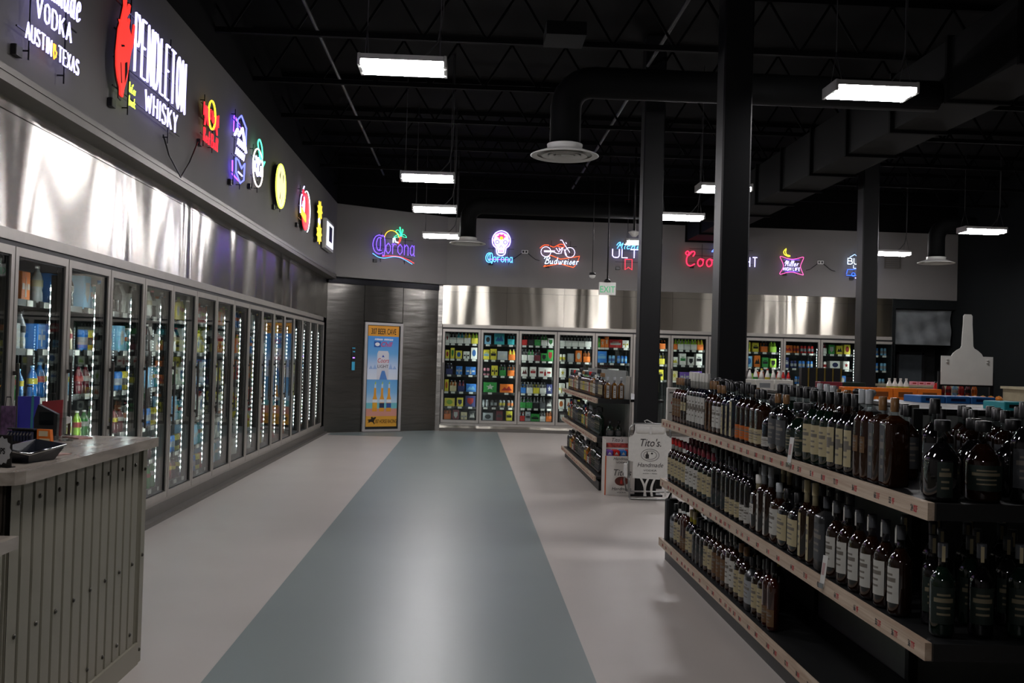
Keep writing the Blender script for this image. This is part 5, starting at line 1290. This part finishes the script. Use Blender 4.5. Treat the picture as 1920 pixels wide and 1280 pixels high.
for k in range(3):
    gbottle(S('square', 5, 's', 'w', 'tallstrip', 's'), 1.60 + k * .078, HY0 + .06, GZ[2], 0, f'front of far rack top end, {ordw(k + 1)} from aisle', GR2, .92)
for k in range(5):
    gbottle(S('squat', 3, 'k', 'd', 'mid'), 1.64 + .1 * (k % 2) + .02 * (k // 2), HY0 + .07 + .12 * (k // 2), GZ[1], 0, f'far rack middle end shelf, {ordw(k + 1)} from aisle', GR2, .8)
F1 = [(S('round', 6, 'k', 'y'), 2), (S('round', 4, 'd', 'c'), 3), (S('round', 4, 'r', 'w'), 2), (S('square', 4, 'k', 'r'), 1), (S('round', 5, 'd', 'c'), 3), (S('flask', 5, 'w', 'w'), 2), (S('tall', 2, 'k', 'd'), 3), (S('round', 1, 'u', 'c'), 3)]
F2 = [(S('round', 6, 'n', 'y'), 2), (S('flask', 4, 'r', 'c'), 1), (S('square', 3, 'k', 'g'), 1), (S('tall', 4, 'k', 'r'), 1), (S('round', 5, 'k', 'c'), 2), (S('slim', 7, 's', 'd'), 4), (S('round', 2, 'k', 'd'), 4), (S('tall', 3, 'k', 'q'), 5)]
F3 = [(S('flask', 7, 'd', 'd'), 3), (S('round', 1, 'k', 'y'), 2), (S('round', 5, 'k', 'o'), 1), (S('squat', 2, 'k', 'w'), 2), (S('round', 4, 'k', 'm'), 2), (S('tall', 3, 'k', 'q'), 4), (S('round', 2, 'k', 'd'), 4)]
def line_far(groups, z, place, seed, y1=HY1 - .05, y0=HY0 + .2):
    rnd = random.Random(seed); y = y1; n = 0
    while y > y0:
        for spec, cnt in groups:
            for k in range(cnt):
                w = BOT[spec[0]][0] * BOT[spec[0]][3] * 2
                y -= w + .02
                if y < y0: return
                n += 1
                gbottle(spec, GX0 + .075 + BOT[spec[0]][0], y, z, RZL, f'{place}, {ordw(n)} from rear cooler', GR2)
line_far(F1, GZ[2], 'far rack top shelf', 1); line_far(F2, GZ[1], 'far rack middle shelf', 2); line_far(F3, GZ[0], 'far rack bottom shelf', 3)
for k in range(2): flat_box('whisky_box', 2.05 + k * .12, 2.16 + k * .12, 11.75, 11.86, 1.0305, .3, 'q', 'c', f'dark green whisky box with cream square, {("nearer to", "farther from")[k]} the black column', 'dark green whisky boxes')

# ------------------------------------------------------------------ vodka box display and beach chair
t = thing('box_display', 'white printed vodka carton display standing at the far rack end', 'display', (1.705, 10.98, 0))
BW, BD = .165, .28
M_WCARD = mat('white_carton', '#cfcac3', .55, var=.04); M_INK = mat('dark_print_ink', '#2e2a2b', .6); M_ORG = mat('orange_edge', '#b5532a', .55)
MB().box(-BW, BW, 0, BD, 0, .315).build('lower_carton', M_WCARD, t)
MB().box(-BW, BW, 0, .006, .32, .43).box(-BW, -BW + .006, .006, BD, .32, .6).box(BW - .006, BW, .006, BD, .32, .6).box(-BW, BW, BD - .006, BD, .32, .62).box(-BW, BW, 0, BD, .315, .322).build('display_tray', M_WCARD, t)
MB().box(-BW - .002, -BW + .012, -.002, 0, 0, .43).build('orange_edge', M_ORG, t)
lc = t
put_text(MB(), "Tito's", .02, -.0015, .215, .1, shear=.25, sx=.9).build('lettering', M_INK, t)
put_text(MB(), 'Handmade', .02, -.0015, .055, .05, shear=.25).build('lettering', M_INK, t)
put_text(MB(), 'VODKA', .02, -.0015, .025, .022, sx=1.3).build('lettering', M_INK, t)
MB().prism(circ(.02, .155, .075, .05, 20)[:-1], -.0015, 0).build('oval_emblem', mat('maroon_print', '#5e2b22', .6), t)
MB().prism([(.005, .125), (.03, .125), (.03, .16), (.02, .17), (.02, .185), (.013, .185), (.013, .17), (.005, .16)], -.003, -.0015).build('emblem_bottle', mat('red_print', '#b0372c', .6), t)
put_text(MB(), 'Handmade', .02, -.0015, .385, .045, shear=.25).build('lettering', M_INK, t)
put_text(MB(), 'VODKA', .02, -.0015, .35, .028, sx=1.3).build('lettering', M_INK, t)
put_text(MB(), "Tito's", 0, BD - .0075, .565, .06, shear=.25).build('lettering', M_INK, t)
MB().prism(rect(-.15, .15, .5, .55), BD - .0085, BD - .006).build('red_print_band', mat('red_drink_print', '#a8453c', .6, var=.5, scale=30.), t)
for k in range(8):
    c = 'prbr'[k % 4]
    pk = thing('drink_pack', f'small {PALNAME[c]} topped pack in the vodka display, {("front", "rear")[k // 4]} row, {ordw(k % 4 + 1)} from aisle', 'pack', (1.705 - .115 + .076 * (k % 4), 11.0 + .10 * (k // 4), .3225), 0, 'packs in the vodka display')
    MB().bbox(-.034, .034, 0, .07, 0, .15, .004).build('carton', pm('u'), pk); MB().bbox(-.035, .035, -.001, .071, .1, .165, .006).build('top_wrap', pm(c, 'plastic'), pk); MB().prism([(-.02, .12), (0, .15), (.02, .12)], -.003, -.001).build('flash', pm('w', 'paper'), pk)
ch = thing('beach_chair', 'folded white beach chair with black printed lettering and aluminium frame', 'chair', (1.985, 10.70, 0))
M_FAB = mat('white_canvas', '#d8d6d0', .8, var=.04, scale=30.); M_ALU = mat('aluminium_tube', '#9a9a98', .35, .8)
TILT = .09
def tl(x, z, y=0): return (x, y + TILT * z, z)
MB().tube([tl(-.225, .1), tl(-.225, .7), tl(-.215, .76), tl(-.17, .8), tl(0, .805), tl(.17, .8), tl(.215, .76), tl(.225, .7), tl(.225, .1)], .011, 8).build('back_frame', M_ALU, ch)
MB().tube([(-.225, -.06, .02), (-.2, -.065, .012), (.2, -.065, .012), (.225, -.06, .02)], .011, 8).tube([(-.24, .07, .08), (-.22, .06, .075), (.22, .06, .075), (.24, .07, .08)], .009, 8).build('base_frame', M_ALU, ch)
for s_ in (-1, 1):
    MB().tube([(s_ * .225, -.06, .02), (s_ * .226, -.02, .2), (s_ * .227, .0, .26)], .010, 8).build('leg', M_ALU, ch)
    MB().tube([(s_ * .24, .07, .08), (s_ * .27, .03, .2), (s_ * .255, .02, .34), (s_ * .228, .03, .4)], .009, 8).build('leg', M_ALU, ch)
    MB().bbox(s_ * .262 - .016, s_ * .262 + .016, -.02, .05, .24, .38, .008).build('armrest', M_WHITE, ch)
fab = [(-.165, .8), (.165, .8), (.165, .735), (.178, .69), (.205, .665), (.232, .66), (.232, .40), (.195, .37), (.195, .25), (.1, .215), (-.185, .225), (-.185, .40), (-.232, .41), (-.232, .66), (-.205, .665), (-.178, .69), (-.165, .735)]
fb = MB().prism(fab, -.026, -.014); fb.v = [(x, y + TILT * z, z) for x, y, z in fb.v]; fb.build('canvas_back', M_FAB, ch)
pw_ = MB().lathe([(.03, -.155), (.042, -.14), (.042, .14), (.03, .155)], 12); pw_.v = [(z, -.026 + TILT * .735 + y * .45, .735 + x * .9) for x, y, z in pw_.v]; pw_.build('pillow', M_FAB, ch)
MB().box(-.012, .012, -.05 + TILT * .74, -.047 + TILT * .74, .70, .79).build('pillow_strap', M_WHITE, ch)
MB().tube([tl(-.04, .805), tl(-.06, .835), tl(-.03, .845), tl(.03, .815), tl(.05, .8)], .005, 6).build('carry_loop', M_WHITE, ch)
def chtext(tx, z, size, name='lettering', **k):
    m = put_text(MB(), tx, 0, 0, 0, size, **k); m.v = [(x, -.0275 + y + TILT * (zz + z), zz + z) for x, y, zz in m.v]; return m.build(name, M_INK, ch)
chtext("Tito's.", .565, .115, shear=.28, sx=.85, bold=.0006); chtext('Handmade', .345, .066, shear=.28, sx=.98); chtext('VODKA', .3, .026, sx=1.6); chtext('AUSTIN  *  TEXAS', .272, .013, sx=1.5)
ov = MB()
for rx, rz in ((.098, .064), (.07, .045)):
    ov.tube([(x, -.0275 + TILT * z, z) for x, z in circ(0, .472, rx, rz, 26)[:-1]], .0022, 5, closed=True)
ov.build('oval_emblem', M_INK, ch)
eb = MB().prism([(-.05, .437), (-.012, .437), (-.012, .475), (-.024, .485), (-.026, .505), (-.036, .505), (-.038, .485), (-.05, .475)], -.0275, -.026); eb.disc(.02, .49, .012, .01, -.0275, -.026, 10); eb.v = [(x, y + TILT * z, z) for x, y, z in eb.v]; eb.build('emblem_print', M_INK, ch)
for x0, x1 in ((-.1, -.06), (-.02, -.05), (.05, .02), (.12, .16)):
    v = []
    for k in range(7):
        q = k / 6; x = x0 + (x1 - x0) * q + .02 * math.sin(PI * q) * (1 if x1 > x0 else -1); z = .225 - .185 * q
        v += [(x - .012, -.022 - .02 * q, z), (x + .012, -.022 - .02 * q, z)]
    MB().add(v, [(2 * k, 2 * k + 1, 2 * k + 3, 2 * k + 2) for k in range(6)], 0, True).build('strap', M_FAB, ch)

# ------------------------------------------------------------------ racks and displays beyond, on the right
def low_rack(label, x0, x1, y0, y1, z):
    t = thing('display_rack', label, 'rack', (0, 0, 0))
    MB().box(x0, x1, y0, y1, z - .03, z).build('top_deck', M_SHELFK, t); MB().box(x0, x1, y0, y1, .55, .58).build('shelf_deck', M_SHELFK, t); MB().box(x0, x1, y0, y1, 0, .12).build('plinth', M_SHELFK, t)
    for x in (x0, x1 - .04): MB().box(x, x + .04, y0, y0 + .04, .12, z - .03).build('post', M_SHELFK, t); MB().box(x, x + .04, y1 - .04, y1, .12, z - .03).build('post', M_SHELFK, t)
    return t
low_rack('black display rack carrying the orange cartons and bottle shaped topper', 3.3, 5.1, 8.9, 9.7, 1.18)
for k in range(4): flat_box('gift_carton', 3.42 + k * .225, 3.64 + k * .225, 8.95, 9.1, 1.1805, .115, 'o', 'a', f'orange gift carton on the display rack, {ordw(4 - k)} from the bottle shaped topper', 'orange gift cartons')
for k in range(2): flat_box('gift_carton', 3.32 + k * .22, 3.53 + k * .22, 9.3, 9.45, 1.1805, .15, 'mq'[k], 'd', f'{PALNAME["mq"[k]]} gift carton behind the orange cartons', 'gift cartons behind')
for k in range(4): soda('w', 'w', 'y', (4.02 + .055 * k, 9.4, 1.1805), 0, f'white milk style bottle behind the orange cartons, {ordw(k + 1)} along', 'white bottles behind the orange cartons', .2, .028, 'cream_bottle')
for k in range(7): soda('rmrlrmo'[k], 'k', 'rrmwrko'[k], (4.40 + .062 * k, 9.25, 1.1805), 0, f'{PALNAME["rmrlrmo"[k]]} bottle below the bottle shaped topper, {ordw(k + 1)} along', 'coloured bottles below the topper', .18, .026, 'liqueur_bottle')
for k in range(6):
    o = link('orange_fruit', MB().lathe([(.004, 0), (.022, .006), (.034, .025), (.034, .042), (.022, .06), (.004, .066)], 12).mesh('orange_fruit', mat('orange_peel', '#d8802a', .5, var=.1, bump=.002)), None, (4.50 + .075 * k, 9.0, 1.1805)); tag(o, f'round orange ball in front of the topper, {ordw(k + 1)} along', 'ball', 'round orange balls on the display rack')
    MB().lathe([(.004, .064), (.006, .07)], 8).build('stem', pm('g'), o)
tp = thing('display_topper', 'plain white board in the shape of a bottle on black posts', 'sign', (4.63, 9.12, 0))
half = [(.0, 1.34), (.245, 1.34), (.245, 1.605), (.15, 1.605), (.135, 1.63), (.1, 1.66), (.065, 1.68), (.055, 1.7), (.05, 1.8), (.043, 1.9), (.042, 1.98), (.03, 1.995), (0, 1.995)]
MB().prism(half + [(-x, z) for x, z in half[::-1][1:-1]], -.006, .006).build('board', mat('grey_white_board', '#d6d6d0', .6, var=.03), tp)
for s_ in (-1, 1):
    MB().box(s_ * .245 - .018, s_ * .245 + .018, .008, .03, 1.1805, 1.46).build('post', M_BLK, tp)
    MB().lathe([(.012, 0), (.012, .006)], 10).build('bolt', M_WHITE, tp).location = (s_ * .19, -.012, 1.57)
    MB().lathe([(.012, 0), (.012, .006)], 10).build('bolt', M_WHITE, tp).location = (s_ * .19, -.012, 1.545)
MB().box(-.23, .23, .008, .02, 1.325, 1.34).build('cross_bar', M_BLK, tp)
low_rack('black display rack carrying the gold striped boxes before the rear coolers', 3.1, 4.8, 11.9, 12.7, 1.16)
for k in range(3): flat_box('sign_box', 3.24 + k * .235, 3.46 + k * .235, 11.95, 12.05, 1.1605, .14, 'w', 's', f'white box on the far display rack, {ordw(3 - k)} from the gold striped boxes', 'white boxes on the far display rack')
for k in range(5):
    o = link('whisky_box', CACHE.setdefault('goldbox', MB().bbox(-.047, .047, 0, .09, 0, .3, .003).mesh('whisky_box', pm('k'))), None, (4.08 + k * .1, 11.96, 1.1605)); tag(o, f'black whisky box with a gold edge stripe, {ordw(k + 1)} in its row', 'box', 'gold striped whisky boxes')
    link('gold_stripe', CACHE.setdefault('goldstripe', MB().box(.03, .0475, -.0015, 0, 0, .298).mesh('gold_stripe', mat('gold_foil', '#a08a44', .35, .7))), o)
for k in range(9): soda('w', 'ywrkwyrwk'[k], 'wykwgwywc'[k], (3.26 + .074 * k, 12.25, 1.1605), 0, f'clear pale bottle behind the white boxes, {ordw(k + 1)} along', 'pale bottles on the far display rack', .27, .03, 'pale_bottle')
for k in range(7): soda('r', 'w', 'w', (3.62 + .066 * k, 12.4, 1.1605), 0, f'red bottle with white cap behind the gold striped boxes, {ordw(k + 1)} along', 'red bottles on the far display rack', .25, .027, 'red_bottle')
def tan_counter(label, x0, x1, y0, y1, z):
    t = thing('tan_counter', label, 'counter', (0, 0, 0))
    MB().box(x0, x1, y0, y1, 0, z - .04).build('body', mat('tan_laminate', '#8f866f', .5), t); MB().box(x0 - .03, x1 + .03, y0 - .03, y1 + .03, z - .04, z).build('top', mat('tan_top', '#a39a82', .4), t)
    for k in range(3): MB().box(x0 + (x1 - x0) * (k + .08) / 3, x0 + (x1 - x0) * (k + .92) / 3, y0 - .012, y0, .12, z - .1).build('door_panel', MATS['tan_laminate'], t)
tan_counter('low tan counter in front of the dark service recess', 7.6, 8.8, 17.7, 18.3, 1.2)
tan_counter('low tan counter against the dark right wall', 8.95, 9.85, 14.2, 16.4, 1.24)
for k in range(6): flat_box('snack_pack', 8.0 + k * .13, 8.11 + k * .13, 17.75, 17.85, 1.2005, .06, 'i', 'r', f'small pink pack on the tan counter, {ordw(k + 1)} along', 'pink packs on the tan counter')

t = thing('fruit_gift_box', 'white gift box with a red crest at the far end of the top rack shelf', 'box', (1.535, 7.40, 1.0405))
MB().bbox(-.045, .045, 0, .05, 0, .24, .003).build('carton', pm('w'), t)
MB().prism([(-.018, .13), (0, .09), (.018, .13), (.009, .15), (0, .14), (-.009, .15)], -.0012, 0).build('red_crest', pm('r', 'paper'), t)
MB().box(-.03, .03, -.0012, 0, .055, .06).box(-.03, .03, -.0012, 0, .2, .208).build('print_line', M_INK, t)
